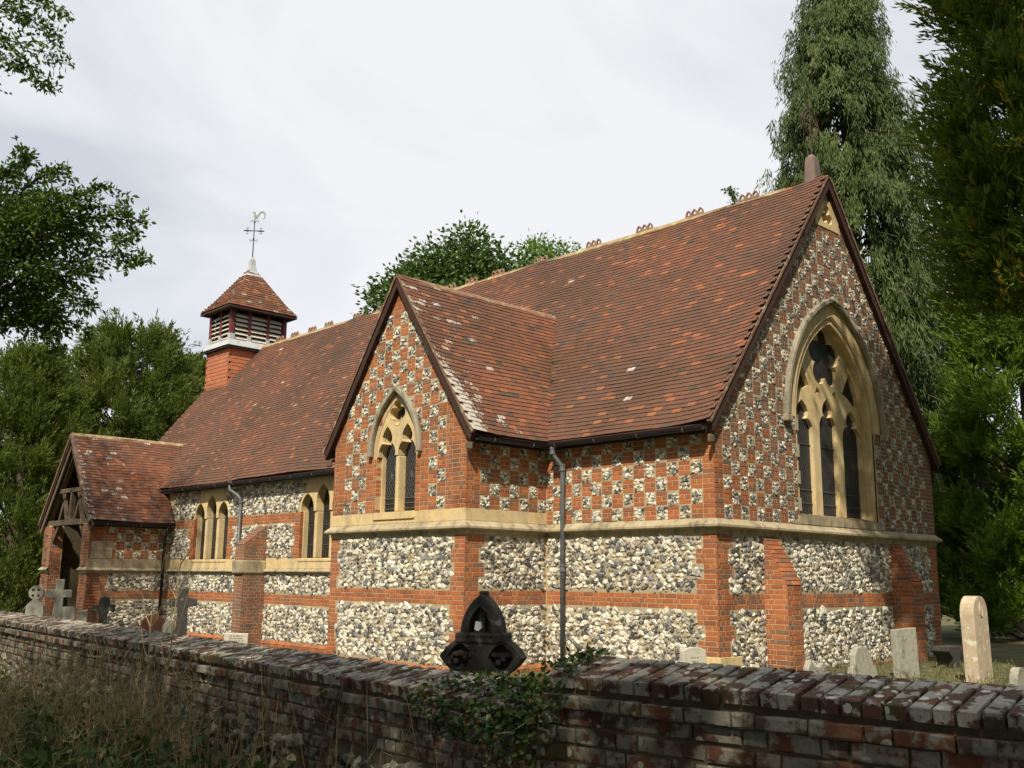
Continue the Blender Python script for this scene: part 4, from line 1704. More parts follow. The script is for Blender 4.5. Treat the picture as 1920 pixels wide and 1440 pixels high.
# ridge tiles
def ridge_run(p0, p1, slope, n, parent, mat, hw=0.13, crest=()):
    p0, p1 = np.array(p0, float), np.array(p1, float)
    d = unit(p1 - p0)
    side = unit(np.cross(d, (0, 0, 1)))
    L = np.linalg.norm(p1 - p0)
    step = L / n
    a = math.atan(slope)
    base = None
    for k in range(n):
        m = MB()
        c0 = p0 + d * (k * step + 0.004)
        c1 = p0 + d * ((k + 1) * step - 0.004)
        jz = random.uniform(-0.006, 0.006)
        prof = [(-hw * math.cos(a), -hw * math.sin(a)), (-hw * 0.45 * math.cos(a), -hw * 0.38 * math.sin(a)), (0, 0.0), (hw * 0.45 * math.cos(a), -hw * 0.38 * math.sin(a)), (hw * math.cos(a), -hw * math.sin(a))]
        prof = prof + [(x * 0.86, z - 0.03) for x, z in prof[::-1]]
        for c in (c0, c1):
            for x, z in prof:
                m.v.append(tuple(c + side * x + np.array([0, 0, z + 0.045 + jz])))
        q = len(prof)
        for i in range(q):
            m.f.append((i, (i + 1) % q, q + (i + 1) % q, q + i))
        m.f.append(tuple(range(q))[::-1])
        m.f.append(tuple(range(q, 2 * q)))
        m.build('ridge_tile', mat, parent)
    return


ridge_run((0.10, YR, ZR), (-20.4, YR, ZR), SLM, 46, roof_m, 'ridge_clay')
ridge_run((VXM, VY - 0.11, VZR), (VXM, 2.2, VZR), SLV, 10, roof_v, 'terracotta', 0.11)
ridge_run((PXM, PY - 0.11, PZR), (PXM, 1.0, PZR), SLP, 8, roof_p, 'ridge_clay', 0.11)
for x in (-1.62, -2.93, -4.25, -5.72, -7.4, -8.9, -9.9, -10.75, -12.6, -13.7, -14.9, -16.4, -17.3, -18.3, -19.2):
    m = MB()
    fr = Fr((x, YR, ZR + 0.02), (1, 0, 0), (0, -1, 0))
    lo = [(-0.23, 0), (0.23, 0), (0.23, 0.05)]
    top, holes = [], []
    for k in (1, 0, -1):
        c = k * 0.15
        top += [(c + 0.074, 0.04), (c + 0.064, 0.095), (c + 0.036, 0.14), (c, 0.165), (c - 0.036, 0.14), (c - 0.064, 0.095), (c - 0.074, 0.04)]
        holes.append([(c - 0.040, 0.045), (c + 0.040, 0.045), (c + 0.036, 0.088), (c, 0.130), (c - 0.036, 0.088)])
    m.prism([[(-0.235, 0), (0.235, 0)] + top] + holes, fr, -0.018, 0.018)
    o = m.build('crest_tile', 'terracotta', roof_m)

# lead cased post and iron ring cross above the gable
m = MB()
for k, (h, z) in enumerate(((0.115, 8.55), (0.105, 9.0), (0.088, 9.25), (0.03, 9.33))):
    for a, b_ in ((-1, -1), (1, -1), (1, 1), (-1, 1)):
        m.v.append((-0.22 + a * h, YR + b_ * h, z))
for k in range(3):
    for q in range(4):
        m.f.append((4 * k + q, 4 * k + (q + 1) % 4, 4 * k + 4 + (q + 1) % 4, 4 * k + 4 + q))
m.f.append((12, 13, 14, 15))
post = m.build('finial_post', 'grey_timber', CH)
m = MB()
m.box((-0.22, YR - 0.14, 8.64), (0.20, 0.03, 0.012), ((1, 0, 0), (0, UM[1], UM[2]), tuple(NM)))
m.build('flashing', 'lead', post)
m = MB()
cz = 9.98
m.tube([(-0.22, YR, 9.30), (-0.22, YR, 10.42)], 0.012, 8)
m.tube([(-0.22, YR - 0.33, cz), (-0.22, YR + 0.33, cz)], 0.012, 8)
for rr in (0.285, 0.215):
    m.tube([(-0.22, YR + rr * math.cos(t), cz + rr * math.sin(t)) for t in np.linspace(0, 2 * math.pi, 29)], 0.011, 6, False)
m.build('ring_cross', 'rust_iron', post)


# gutters and pipes
def gutter(p0, p1, out, parent, r=0.055):
    p0, p1, out = np.array(p0, float), np.array(p1, float), np.array(out, float)
    m = MB()
    n = 8
    d = unit(p1 - p0)
    for p in (p0, p1):
        for rr in (r, r * 0.86):
            for k in range(n + 1):
                t = math.pi + math.pi * k / n
                m.v.append(tuple(p + out * rr * math.cos(t) + np.array([0, 0, rr * math.sin(t)])))
    q = 2 * (n + 1)
    for k in range(n):
        for o in (0, n + 1):
            m.f.append((o + k, o + k + 1, q + o + k + 1, q + o + k))
    for k in (0, n):
        m.f.append((k, n + 1 + k, q + n + 1 + k, q + k))
    for o in (0, q):
        for k in range(n):
            m.f.append((o + k, o + k + 1, o + n + 2 + k, o + n + 1 + k))
    g = m.build('gutter', 'black_iron', parent)
    L = np.linalg.norm(p1 - p0)
    for k in range(int(L / 0.9) + 1):
        b = MB()
        c = p0 + d * min(0.35 + k * 0.9, L - 0.05)
        b.tube([c + out * (r + 0.006) * math.cos(t) + np.array([0, 0, (r + 0.006) * math.sin(t)]) for t in np.linspace(math.pi, 2 * math.pi, 7)], 0.009, 5)
        b.build('bracket', 'grey_pipe', g)
    f = MB()
    c = (p0 + p1) / 2 - out * (r + 0.03)
    f.box(c + np.array([0, 0, -0.01]), (L / 2, 0.012, 0.075), (d, out, (0, 0, 1)))
    f.build('fascia', 'black_iron', g)
    s = MB()          # boarded soffit back to the wall
    s.box(p0 / 2 + p1 / 2 - out * (r + 0.10) + np.array([0, 0, -0.05]), (L / 2, 0.07, 0.012), (d, out, (0, 0, 1)))
    s.build('soffit', 'old_timber', g)


GZ_ = ZE - 0.075
gutter((-0.02, -OE - 0.045, GZ_), (VX1 + VOE + 0.05, -OE - 0.045, GZ_), (0, -1, 0), CH)
gutter((VX0 - VOE, -OE - 0.045, GZ_), (-17.75, -OE - 0.045, GZ_), (0, -1, 0), CH)
gutter((VX1 + VOE + 0.045, VY - 0.02, VZE - 0.075), (VX1 + VOE + 0.045, -OE - 0.10, VZE - 0.075), (1, 0, 0), CH)
gutter((VX0 - VOE - 0.045, VY - 0.02, VZE - 0.075), (VX0 - VOE - 0.045, -OE - 0.10, VZE - 0.075), (-1, 0, 0), CH)
gutter((-17.75 + 0.045, PY - 0.02, PZE - 0.07), (-17.75 + 0.045, -0.06, PZE - 0.07), (1, 0, 0), CH)


def pipe(pts, r, mat, collars, parent=CH):
    m = MB()
    m.tube(pts, r, 10)
    o = m.build('downpipe', mat, parent, smooth=False)
    for p in o.data.polygons:
        p.use_smooth = True
    for c in collars:
        m = MB()
        m.lathe(c, [(r, -0.06), (r + 0.013, -0.055), (r + 0.013, -0.02), (r + 0.007, -0.015), (r + 0.007, 0.03), (r + 0.014, 0.035), (r + 0.014, 0.06), (r, 0.065)], 12)
        m.build('collar', mat, o)
    return o


pipe([(-3.16, -OE - 0.045, 3.66), (-3.16, -OE - 0.045, 3.52), (-3.11, -0.16, 3.40), (-3.07, -0.10, 3.30), (-3.06, -0.09, 3.22), (-3.06, -0.09, -0.2)], 0.040, 'grey_pipe', [(-3.16, -OE - 0.045, 3.56), (-3.06, -0.09, 3.28), (-3.06, -0.09, 1.58)])
pipe([(-14.42, -OE - 0.045, 3.64), (-14.42, -OE - 0.045, 3.52), (-14.2, -0.14, 3.38), (-14.1, -0.09, 3.28), (-14.1, -0.09, 2.25), (-13.9, -0.10, 2.1), (-13.9, -0.10, 1.9)], 0.040, 'grey_pipe', [(-14.1, -0.09, 3.22)])
pipe([(-17.70, -0.25, 2.68), (-17.72, -0.25, 2.5), (-17.84, -0.25, 2.35), (-17.84, -0.25, -0.4)], 0.042, 'black_iron', [(-17.84, -0.25, 2.3), (-17.84, -0.25, 0.5)])
# dry weeds in the nave gutter
m = MB()
for k in range(9):
    x = -14.4 + random.uniform(-0.1, 0.1)
    h = random.uniform(0.2, 0.75)
    m.tube([(x, -0.24, 3.66), (x + random.uniform(-0.06, 0.06), -0.26, 3.66 + h * 0.6), (x + random.uniform(-0.15, 0.15), -0.24, 3.66 + h)], [0.006, 0.004, 0.002], 4)
tag(m.build('gutter_weeds', 'twig'), 'dry wispy weeds sprouting from the nave gutter above the downpipe', 'weeds')
# eave corbels at the gable feet
for p, f in (((0.04, -0.13, 3.50), 0), ((0.04, CW + 0.13, 3.50), 0), ((VX1 + 0.11, VY - 0.045, 3.52), 1), ((VX0 - 0.11, VY - 0.045, 3.52), 1)):
    m = MB()
    h = (0.03, 0.07, 0.07) if f == 0 else (0.07, 0.03, 0.07)
    m.box(p, h)
    m.build('corbel', 'old_timber', CH, bevel=0.03)

# ------------------------------------------------------------------ bell turret
TX0, TX1, TY0, TY1 = -21.80, -20.32, 2.60, 4.66
TC = ((TX0 + TX1) / 2, (TY0 + TY1) / 2)
m = MB()
m.box((TC[0], TC[1], 7.8), ((TX1 - TX0) / 2 - 0.02, (TY1 - TY0) / 2 - 0.02, 0.95))
tur = m.build('bell_turret', 'roof_base', CH)
THT = Pieces('hung_tile', T_TILE, 'hung_tile')
zt0 = 6.9
for fr, a, b_ in ((Fr((0, TY0, zt0), (1, 0, 0), (0, -1, 0)), TX0, TX1), (Fr((TX1, 0, zt0), (0, 1, 0), (1, 0, 0)), TY0, TY1), (Fr((TX0, 0, zt0), (0, -1, 0), (-1, 0, 0)), -TY1, -TY0), (Fr((0, TY1, zt0), (-1, 0, 0), (0, 1, 0)), -TX1, -TX0)):
    def msk(u, v, fr=fr):
        P = fr.P(u, v, np.zeros(len(u)))
        return P[:, 2] > ZE + (np.minimum(P[:, 1], CW - P[:, 1]) + OE) * SLM - 0.05
    tiles(fr, a - 0.02, b_ + 0.02, 1.80, msk, tur, g=0.125, w=0.185, PC=THT, th=0.018)


def slab(c, h, z0, z1, flare=0.0):
    m = MB()
    for z, f in ((z0, flare), (z1, 0)):
        for a, b_ in ((-1, -1), (1, -1), (1, 1), (-1, 1)):
            m.v.append((c[0] + a * (h[0] + f), c[1] + b_ * (h[1] + f), z))
    for q in range(4):
        m.f.append((q, (q + 1) % 4, 4 + (q + 1) % 4, 4 + q))
    m.f += [(3, 2, 1, 0), (4, 5, 6, 7)]
    return m


hx, hy = (TX1 - TX0) / 2, (TY1 - TY0) / 2
slab(TC, (hx + 0.06, hy + 0.06), 8.60, 8.68, 0.07).build('drip_board', 'black_iron', tur)
slab(TC, (hx + 0.01, hy + 0.01), 8.682, 8.90, 0.11).build('lead_skirt', 'lead', tur)
# louvre stage
slab(TC, (hx - 0.16, hy - 0.16), 8.88, 9.98).build('louvre_core', 'roof_base', tur)
posts = []
for sx in (-1, 1):
    for sy in (-1, 1):
        posts.append((TC[0] + sx * (hx - 0.07), TC[1] + sy * (hy - 0.07), 0.07))
for k in (-1, 1):
    posts.append((TC[0] + k * (hx - 0.07), TC[1] - hy / 3, 0.055))
    posts.append((TC[0] + k * (hx - 0.07), TC[1] + hy / 3, 0.055))
    posts.append((TC[0], TC[1] + k * (hy - 0.07), 0.055))
for x, y, r in posts:
    m = MB()
    m.box((x, y, 9.43), (r, r, 0.55))
    p = m.build('post', 'red_timber', tur, bevel=0.01)
    m = MB()
    m.box((x, y, 8.98), (r + 0.012, r + 0.012, 0.11))
    m.build('lead_shoe', 'lead', tur)
ys = [TC[1] - hy + 0.14, TC[1] - hy / 3, TC[1] + hy / 3, TC[1] + hy - 0.14]
for k in range(6):
    z = 8.99 + k * 0.15
    for sx in (-1, 1):
        for q in range(3):
            m = MB()
            m.box((TC[0] + sx * (hx - 0.075), (ys[q] + ys[q + 1]) / 2, z), (0.085, (ys[q + 1] - ys[q]) / 2 - 0.05, 0.012), ((0.72, 0, -0.69 * sx), (0, 1, 0), (0.69 * sx, 0, 0.72)))
            m.build('louvre', 'cream_louvre', tur)
    for sy in (-1, 1):
        for q in (-1, 1):
            m = MB()
            m.box((TC[0] + q * hx / 2, TC[1] + sy * (hy - 0.075), z), (hx / 2 - 0.075, 0.085, 0.012), ((1, 0, 0), (0, 0.72, -0.69 * sy), (0, 0.69 * sy, 0.72)))
            m.build('louvre', 'cream_louvre', tur)
slab(TC, (hx + 0.02, hy + 0.02), 9.90, 10.02).build('wall_plate', 'red_timber', tur)
# pyramid roof
EX, EY, EZ, AZ = hx + 0.26, hy + 0.22, 9.98, 11.72
m = MB()
for z, f in ((EZ - 0.06, 1.0), (EZ, 1.0), (EZ + 0.35, 0.76), (AZ, 0.02)):
    for a, b_ in ((-1, -1), (1, -1), (1, 1), (-1, 1)):
        m.v.append((TC[0] + a * EX * f, TC[1] + b_ * EY * f, z - 0.02))
for k in range(3):
    for q in range(4):
        m.f.append((4 * k + q, 4 * k + (q + 1) % 4, 4 * k + 4 + (q + 1) % 4, 4 * k + 4 + q))
m.f.append((3, 2, 1, 0))
m.build('spirelet', 'roof_base', tur)
for ax, sg in ((0, 1), (0, -1), (1, 1), (1, -1)):
    E0, E1 = (EX, EY) if ax == 0 else (EY, EX)      # run towards apex, half length of eave
    nvec = np.array([sg, 0, 0.0]) if ax == 0 else np.array([0, sg, 0.0])
    uvec = np.array([0, sg, 0.0]) if ax == 0 else np.array([-sg, 0, 0.0])
    g = 0.10
    for (f0, z0), (f1, z1) in (((1.0, EZ), (0.76, EZ + 0.35)), ((0.76, EZ + 0.35), (0.13, AZ - 0.245))):
        run = E0 * (f0 - f1)
        L = math.hypot(run, z1 - z0)
        up = (-nvec * run + np.array([0, 0, z1 - z0])) / L
        nn = (nvec * (z1 - z0) + np.array([0, 0, run])) / L
        fr = Fr(np.array([TC[0], TC[1], z0]) + nvec * E0 * f0, uvec, nn, up)
        h0, h1 = E1 * f0, E1 * f1
        rows = int(round(L / g))
        gg = L / rows
        rc = []
        for r in range(rows):
            w_ = h0 + (h1 - h0) * (r + 0.25) / rows
            n_ = max(1, int(round(2 * w_ / 0.17)))
            for k in range(n_):
                a = -w_ + 2 * w_ * k / n_
                rc.append((a, a + 2 * w_ / n_, r * gg))
        rc = np.array(rc)
        a, b_, v = rc[:, 0] + 0.002, rc[:, 1] - 0.002, rc[:, 2]
        hb = 0.03 + RNG.normal(0, 0.003, len(a))
        top = [(a, v, hb), (b_, v, hb), (b_, v + gg * 1.15, np.full(len(a), 0.010)), (a, v + gg * 1.15, np.full(len(a), 0.010))]
        V = np.stack([fr.P(p, q, r) for p, q, r in top] + [fr.P(p, q, r - 0.014) for p, q, r in top], 1)
        TIL.put(V, RNG.uniform(0.25, 0.88, len(a)), tur, nn, np.full(len(a), 0.0), np.where(RNG.uniform(0, 1, len(a)) < 0.05, 0.55, 0))
THT.emit(CH, 'tile_hanging', 140, ymax=740)
m = MB()
pf_ = [(0.36, 11.30), (0.25, 11.42), (0.165, 11.52), (0.12, 11.72), (0.105, 11.92), (0.06, 12.02), (0.0, 12.04)]
for r, z in pf_:
    for q in range(4):
        t = math.pi / 4 + q * math.pi / 2
        kx, ky = (EX / ((EX + EY) / 2), EY / ((EX + EY) / 2)) if r > 0.2 else (1, 1)
        m.v.append((TC[0] + r * 1.15 * math.cos(t) * kx, TC[1] + r * 1.15 * math.sin(t) * ky, z))
for k in range(len(pf_) - 1):
    for q in range(4):
        m.f.append((4 * k + q, 4 * k + (q + 1) % 4, 4 * k + 4 + (q + 1) % 4, 4 * k + 4 + q))
m.build('lead_cap', 'lead', tur)
# weathervane: iron cross with curled tips and a copper cockerel
m = MB()
X, Y = TC
m.tube([(X, Y, 11.98), (X, Y, 13.42)], [0.022, 0.014], 8)
vane = m.build('weathervane', 'wrought_iron', CH)
WV = Fr((X, Y, 0), unit((0.62, 0.78, 0)), unit((0.78, -0.62, 0)))
m = MB()
m.tube([WV.p(-0.36, 12.98), WV.p(-0.30, 12.98), WV.p(0, 12.98), WV.p(0.30, 12.98), WV.p(0.36, 12.98)], [0.004, 0.028, 0.015, 0.028, 0.004], 8)
for s in (-1, 1):
    for t in (-1, 1):
        m.tube([WV.p(s * 0.13, 12.98), WV.p(s * 0.22, 12.98 + t * 0.03), WV.p(s * 0.26, 12.98 + t * 0.10), WV.p(s * 0.21, 12.98 + t * 0.12), WV.p(s * 0.19, 12.98 + t * 0.09)], 0.012, 6)
        m.tube([WV.p(0, 12.98 + t * 0.22), WV.p(s * 0.03, 12.98 + t * 0.34), WV.p(s * 0.10, 12.98 + t * 0.38), WV.p(s * 0.13, 12.98 + t * 0.33), WV.p(s * 0.12, 12.98 + t * 0.30)], 0.012, 6)
m.build('cross_arms', 'wrought_iron', vane)
m = MB()
cock = [(-0.03, 0.0), (0.05, 0.02), (0.10, 0.08), (0.15, 0.17), (0.22, 0.26), (0.31, 0.27), (0.37, 0.20), (0.36, 0.08), (0.30, 0.00), (0.38, 0.06), (0.42, 0.18), (0.39, 0.29), (0.31, 0.35), (0.20, 0.34), (0.13, 0.27), (0.08, 0.18), (0.01, 0.15), (-0.02, 0.24), (-0.03, 0.30), (-0.06, 0.34), (-0.09, 0.31), (-0.14, 0.28), (-0.10, 0.26), (-0.09, 0.16), (-0.07, 0.06)]
m.prism([[(x * 0.78 + 0.03, z * 0.85 + 13.40) for x, z in cock]], WV, -0.015, 0.015)
m.build('cockerel', 'verdigris', vane)

# ------------------------------------------------------------------ porch timbers
m = MB()
m.box((PXM, PY + 0.10, 2.78), (1.70, 0.08, 0.075))
m.build('tie_beam', 'old_timber', CH, bevel=0.008)
for s in (-1, 1):
    strip('rafter', (PXM + s * 1.66, PY + 0.10, 2.80), (PXM, PY + 0.10, PZR - 0.32), (0.07, 0.11, (0, 1, 0)), 'old_timber', CH)
    strip('brace', (PXM + s * 1.15, PY + 0.10, 2.25), (PXM + s * 0.75, PY + 0.10, 2.74), (0.05, 0.05, (0, 1, 0)), 'old_timber', CH)
    strip('brace', (PXM + s * 0.30, PY + 0.10, 2.85), (PXM + s * 0.62, PY + 0.10, 3.6), (0.045, 0.05, (0, 1, 0)), 'old_timber', CH)
    strip('brace', (PXM + s * 0.80, PY + 0.10, 2.85), (PXM + s * 0.45, PY + 0.10, 3.6), (0.045, 0.05, (0, 1, 0)), 'old_timber', CH)
m = MB()
m.box((PXM, PY + 0.10, 3.66), (0.85, 0.06, 0.06))
m.build('collar_beam', 'old_timber', CH, bevel=0.008)
m = MB()
m.box((PXM, PY + 0.10, 3.25), (0.06, 0.06, 0.42))
m.build('king_post', 'old_timber', CH, bevel=0.008)
m = MB()
m.prism([[(PXM - 1.5, 2.75), (PXM + 1.5, 2.75), (PXM, 4.75)]], FS, 0.10, 0.13)
m.build('plaster_panel', 'plaster', CH)

# ------------------------------------------------------------------ far north side and west end
WN = MB()
WN.box((XW / 2, CW - 0.2, (ZB + 3.7) / 2), (-XW / 2 - 0.05, 0.19, (3.7 - ZB) / 2))
WN.build('wall', 'brick', CH)
FW = Fr((XW + 0.02, 0, 0), (0, -1, 0), (-1, 0, 0))
core(FW, [[(-CW + 0.02, ZB), (-0.02, ZB), (-0.02, gable_top(0.0)), (-CW / 2, gable_top(CW / 2)), (-CW + 0.02, gable_top(0.0))]], mat='brick', d1=0.0)
# lean-to with a buttress on the far side of the chancel
FN_ = Fr((-0.95, 0, 0), (0, 1, 0), (1, 0, 0))
wall_l = core(FN_, [[(CW - 0.1, ZB), (8.75, ZB), (8.75, 2.25), (8.6, 2.42), (8.25, 2.45), (CW - 0.1, 4.3)]], d0=-5.0)


def l_iv(z, k):
    hi = 8.75 if z < 2.3 else (8.25 - (z - 2.45) * 0.45 if z > 2.45 else 8.5)
    if hi < CW + 0.05:
        return []
    if z < -0.0 or 1.2 < z < 1.43 or 2.0 < z < 2.35:
        return [(CW - 0.1, hi)]
    if z > 2.3:
        return [(CW + 0.15, hi)] if grp(z) % 2 else [(CW - 0.1, CW + 0.1), (CW + 0.3, hi)]
    return [(8.75 - (0.34 if grp(z) % 2 else 0.22), 8.75)]


lay(FN_, ZB, 4.2, l_iv, wall_l, tint=(0.3, 0.9))
flints(FN_, CW, 8.75, 0.0, 2.3, lambda u, z, m: (u > CW) & (u < 8.38) & (z > 0.03) & ~((z > 1.17) & (z < 1.5)) & (z < 1.98), wall_l)
o = MB()
o.prism([[(CW + 0.0, 1.425), (8.752, 1.425), (8.752, 1.66), (CW, 1.66)]], FN_, -0.1, 0.008)
o.build('stone_course', 'weathered_stone', CH)

nb = BRK.emit(CH, 'brickwork', 300)
nf = FLT.emit(CH, 'flintwork', 300)
ntl = TIL.emit(CH, 'tiling', 300, ymax=1000)
print('pieces', nb, nf, ntl)

# ------------------------------------------------------------------ boundary wall in the foreground
BW = thing('boundary_wall', 'low lichened brick and flint boundary wall with brick on edge coping in the foreground', 'wall')
A0 = np.array([5.31, -9.06, 0.0])
uL, uR = unit((0.996, -0.089, 0)), unit((0.994, 0.106, 0))
FL_ = Fr(A0, uL, (uL[1], -uL[0], 0))
FR_ = Fr(A0, uR, (uR[1], -uR[0], 0))
WBR = Pieces('brick', T_BRICK, 'old_brick')
COP = Pieces('coping_brick', T_BRICK, 'lichen_brick')
WFL = Pieces('flint', T_FLINT3, 'wall_flint')
CRS = 0.079


def wall_run(fr, a, b_, top, flint_below, pitch):
    m = MB()
    m.prism([[(a, -0.9), (b_, -0.9), (b_, top - 0.055), (a, top - 0.055)]], fr, -0.34, -0.012)
    body = m.build('masonry', 'old_mortar', BW)
    zs = top - 0.152
    # projecting string course of bricks
    x = a
    rr = []
    k = 0
    while x < b_:
        w = (0.225, 0.112)[k % 3 == 2] + random.uniform(-0.006, 0.006)
        rr.append((x, min(x + w, b_), zs, zs + 0.068))
        x += w
        k += 1
    bricks_at(WBR, fr, rr, body, RNG.uniform(0, 1, len(rr)), out=0.040, rough=0.005, deep=0.02, ch=0.007)
    # courses below
    n = 3 if flint_below else 15
    rr = []
    for k in range(n):
        z1 = zs - k * CRS
        for p, q in split_row(a, b_, k + 1, 0.228):
            rr.append((p, q, z1 - CRS, z1))
    if flint_below:
        for k in range(3, 15):
            z1 = zs - k * CRS
            for c in np.arange(a, b_, 2.6):
                w = 0.34 if k % 2 else 0.23
                for p, q in split_row(c, min(c + w, b_), k, 0.228):
                    rr.append((p, q, z1 - CRS, z1))
            if k in (9, 10):
                for p, q in split_row(a, b_, k, 0.228):
                    rr.append((p, q, z1 - CRS, z1))
    bricks_at(WBR, fr, rr, body, RNG.uniform(0, 1, len(rr)), rough=0.006, ch=0.009, joint=0.012)
    if flint_below:
        flints(fr, a, b_, -0.7, zs - 3 * CRS, lambda u, z, mm: (z < zs - 3 * CRS - 0.03) & ~((z < zs - 9 * CRS + 0.02) & (z > zs - 11 * CRS - 0.02)) & (((u - a) % 2.6) > 0.36), body, PC=WFL, step=(0.10, 0.08), size=(0.062, 0.05), bulge=0.03)
    # coping: bricks on edge across the wall, falling to the road
    L = math.hypot(0.39, 0.07)
    nrm = unit(fr.n * 0.07 + np.array([0, 0, 0.39]))
    up = unit(-fr.n * 0.39 + np.array([0, 0, 0.07]))
    fc = Fr(fr.p(0, top, 0.035), fr.u, nrm, up)
    nb_ = int((b_ - a) / pitch)
    ph = (b_ - a) / nb_
    rr = []
    for k in range(nb_):
        s = random.uniform(-0.008, 0.010)
        rr.append((a + k * ph, a + (k + 1) * ph, s, L + s))
    bricks_at(COP, fc, rr, body, RNG.uniform(0, 1, len(rr)), rough=0.004, ch=0.006, deep=0.060, joint=0.014)
    return body


wall_run(FL_, -15.5, 0.02, 0.805, True, 0.082)
wall_run(FR_, -0.02, 6.0, 0.972, False, 0.085)
WBR.emit(BW, 'brickwork', 300, ymax=1440, ymin=1100)
COP.emit(BW, 'coping', 300, ymax=1440, ymin=1100)
WFL.emit(BW, 'flintwork', 200, ymax=1440, ymin=1100)


# ------------------------------------------------------------------ gravestones
def at(px, py, z):
    return CAM + z * (FWD + (px - 960) / FPX * RGT + (720 - py) / FPX * UPV)


def rounded(w, h, r, n=8):
    """outline of a stone with a rounded top: half width w, height h, corner radius r"""
    pts = [(-w, 0), (w, 0)]
    for k in range(n + 1):
        t = math.pi / 2 * k / n
        pts.append((w - r + r * math.cos(t), h - r + r * math.sin(t)))
    for k in range(n + 1):
        t = math.pi / 2 + math.pi / 2 * k / n
        pts.append((-w + r + r * math.cos(t), h - r + r * math.sin(t)))
    return pts


def stone(name, label, cat, loc, outline, th, yaw, mat, lean=(0, 0), lines=None, group=None, holes=(), top=None):
    """upright stone: outline in its own plane, facing yaw (0 = east)"""
    o = thing(name, label, cat, group)
    gz = float(ground_z(np.array(loc[0]), np.array(loc[1])))
    o.location = (loc[0], loc[1], gz - 0.05)
    o.rotation_euler = (lean[0], lean[1], yaw)
    fr = Fr((0, 0, 0), (0, 1, 0), (1, 0, 0))
    if top is not None:          # stand it so that its head reaches this height
        ext = top - (gz - 0.05) - max(z for _, z in outline)
        outline = [(x, z + ext if z > 0 else z) for x, z in outline]
        holes = [[(x, z + ext) for x, z in h] for h in holes]
        if lines:
            lines = (lines[0] + ext, lines[1] + ext, lines[2], lines[3])
    m = MB()
    m.prism([outline] + list(holes), fr, -th / 2, th / 2)
    s = m.build('slab', mat, o, bevel=0.012)
    if lines:
        m = MB()
        z0, z1, n, w = lines
        for k in range(n):
            z = z1 - (z1 - z0) * k / max(1, n - 1)
            x = -w * random.uniform(0.6, 1.0)
            e = -x
            while x < e - 0.02:
                l = random.uniform(0.02, 0.07)
                x2 = min(x + l, e)
                m.poly([fr.p(x, z, th / 2 + 0.0015), fr.p(x2, z, th / 2 + 0.0015), fr.p(x2, z + 0.016, th / 2 + 0.0015), fr.p(x, z + 0.016, th / 2 + 0.0015)])
                x = x2 + random.uniform(0.01, 0.02)
        m.build('inscription', 'engraving', o)
    return o


R_ = math.radians
# right of the church
a = stone('headstone', 'tall buff round topped headstone standing at the right beyond the wall', 'headstone', at(1838, 1285, 14.8), rounded(0.275, 1.36, 0.25), 0.20, R_(2), 'buff_stone', (R_(2.5), 0), top=at(1838, 1118, 14.8)[2])
m = MB()
m.prism([[(0.10 * math.sin(t) * 0.5, 1.10 + 0.11 * math.cos(t)) for t in np.linspace(0, 2 * math.pi, 17)[:-1]]], Fr((0, 0, 0), (0, 1, 0), (1, 0, 0)), 0.098, 0.112)
m.build('carving', 'buff_stone', a, bevel=0.008)
b1 = [(-0.24, 0), (0.24, 0), (0.24, 0.80), (-0.24, 0.76)]
a = stone('headstone', 'pale grey rectangular headstone with inscription leaning before the far buttress', 'headstone', at(1702, 1290, 15.2), b1, 0.11, R_(-12), 'grey_stone', (R_(-2), R_(-3)), (0.20, 0.60, 9, 0.13))
m = MB()
m.prism([[(-0.19, 0.0), (0.19, 0.0), (0.19, 0.74), (0.08, 0.73), (-0.04, 0.66), (-0.12, 0.54), (-0.17, 0.44), (-0.19, 0.4)]], Fr((0, 0, 0), (0, 1, 0), (1, 0, 0)), 0.054, 0.060)
m.build('sunk_panel', 'grey_stone', a)
sh = [(-0.36, 0), (0.36, 0), (0.31, 0.46), (0.24, 0.47), (0.22, 0.62), (0.13, 0.72), (0, 0.75), (-0.13, 0.72), (-0.22, 0.62), (-0.24, 0.47), (-0.31, 0.46)]
stone('headstone', 'small shouldered grey headstone against the flint wall between the buttresses', 'headstone', at(1620, 1292, 14.6), sh, 0.09, R_(-4), 'grey_stone', (0, R_(-4)), None, top=at(1620, 1212, 14.6)[2])
br = [(-0.33, 0), (0.30, 0), (0.27, 0.42), (0.15, 0.46), (0.02, 0.40), (-0.12, 0.43), (-0.20, 0.52), (-0.30, 0.40)]
stone('headstone', 'low broken grey headstone beside the near buttress', 'headstone', at(1533, 1290, 14.2), br, 0.09, R_(3), 'grey_stone', (0, R_(-3)), top=at(1533, 1236, 14.2)[2])
stone('headstone', 'pale carved headstone at the foot of the chancel corner', 'headstone', at(1303, 1268, 13.0), [(-0.19, 0), (0.19, 0), (0.19, 0.60), (0.10, 0.63), (0, 0.64), (-0.10, 0.63), (-0.19, 0.60)], 0.08, R_(-15), 'pale_stone', (0, R_(-3)), (0.40, 0.50, 3, 0.09), top=at(1303, 1214, 13.0)[2])
tb = [(-0.10, 0), (0.10, 0), (0.12, 0.40), (0.26, 0.52), (0.26, 0.60), (-0.30, 0.60), (-0.30, 0.52), (-0.14, 0.40)]
stone('pedestal', 'dark flat topped stone pedestal in the shade right of the gable', 'pedestal', at(1782, 1290, 17.0), tb, 0.30, 0, 'dark_stone', top=at(1782, 1212, 17.0)[2])
stone('headstone', 'little round topped mossy headstone at the right edge', 'headstone', at(1912, 1300, 12.0), rounded(0.15, 0.34, 0.14), 0.10, 0, 'grey_stone', top=at(1912, 1252, 12.0)[2])
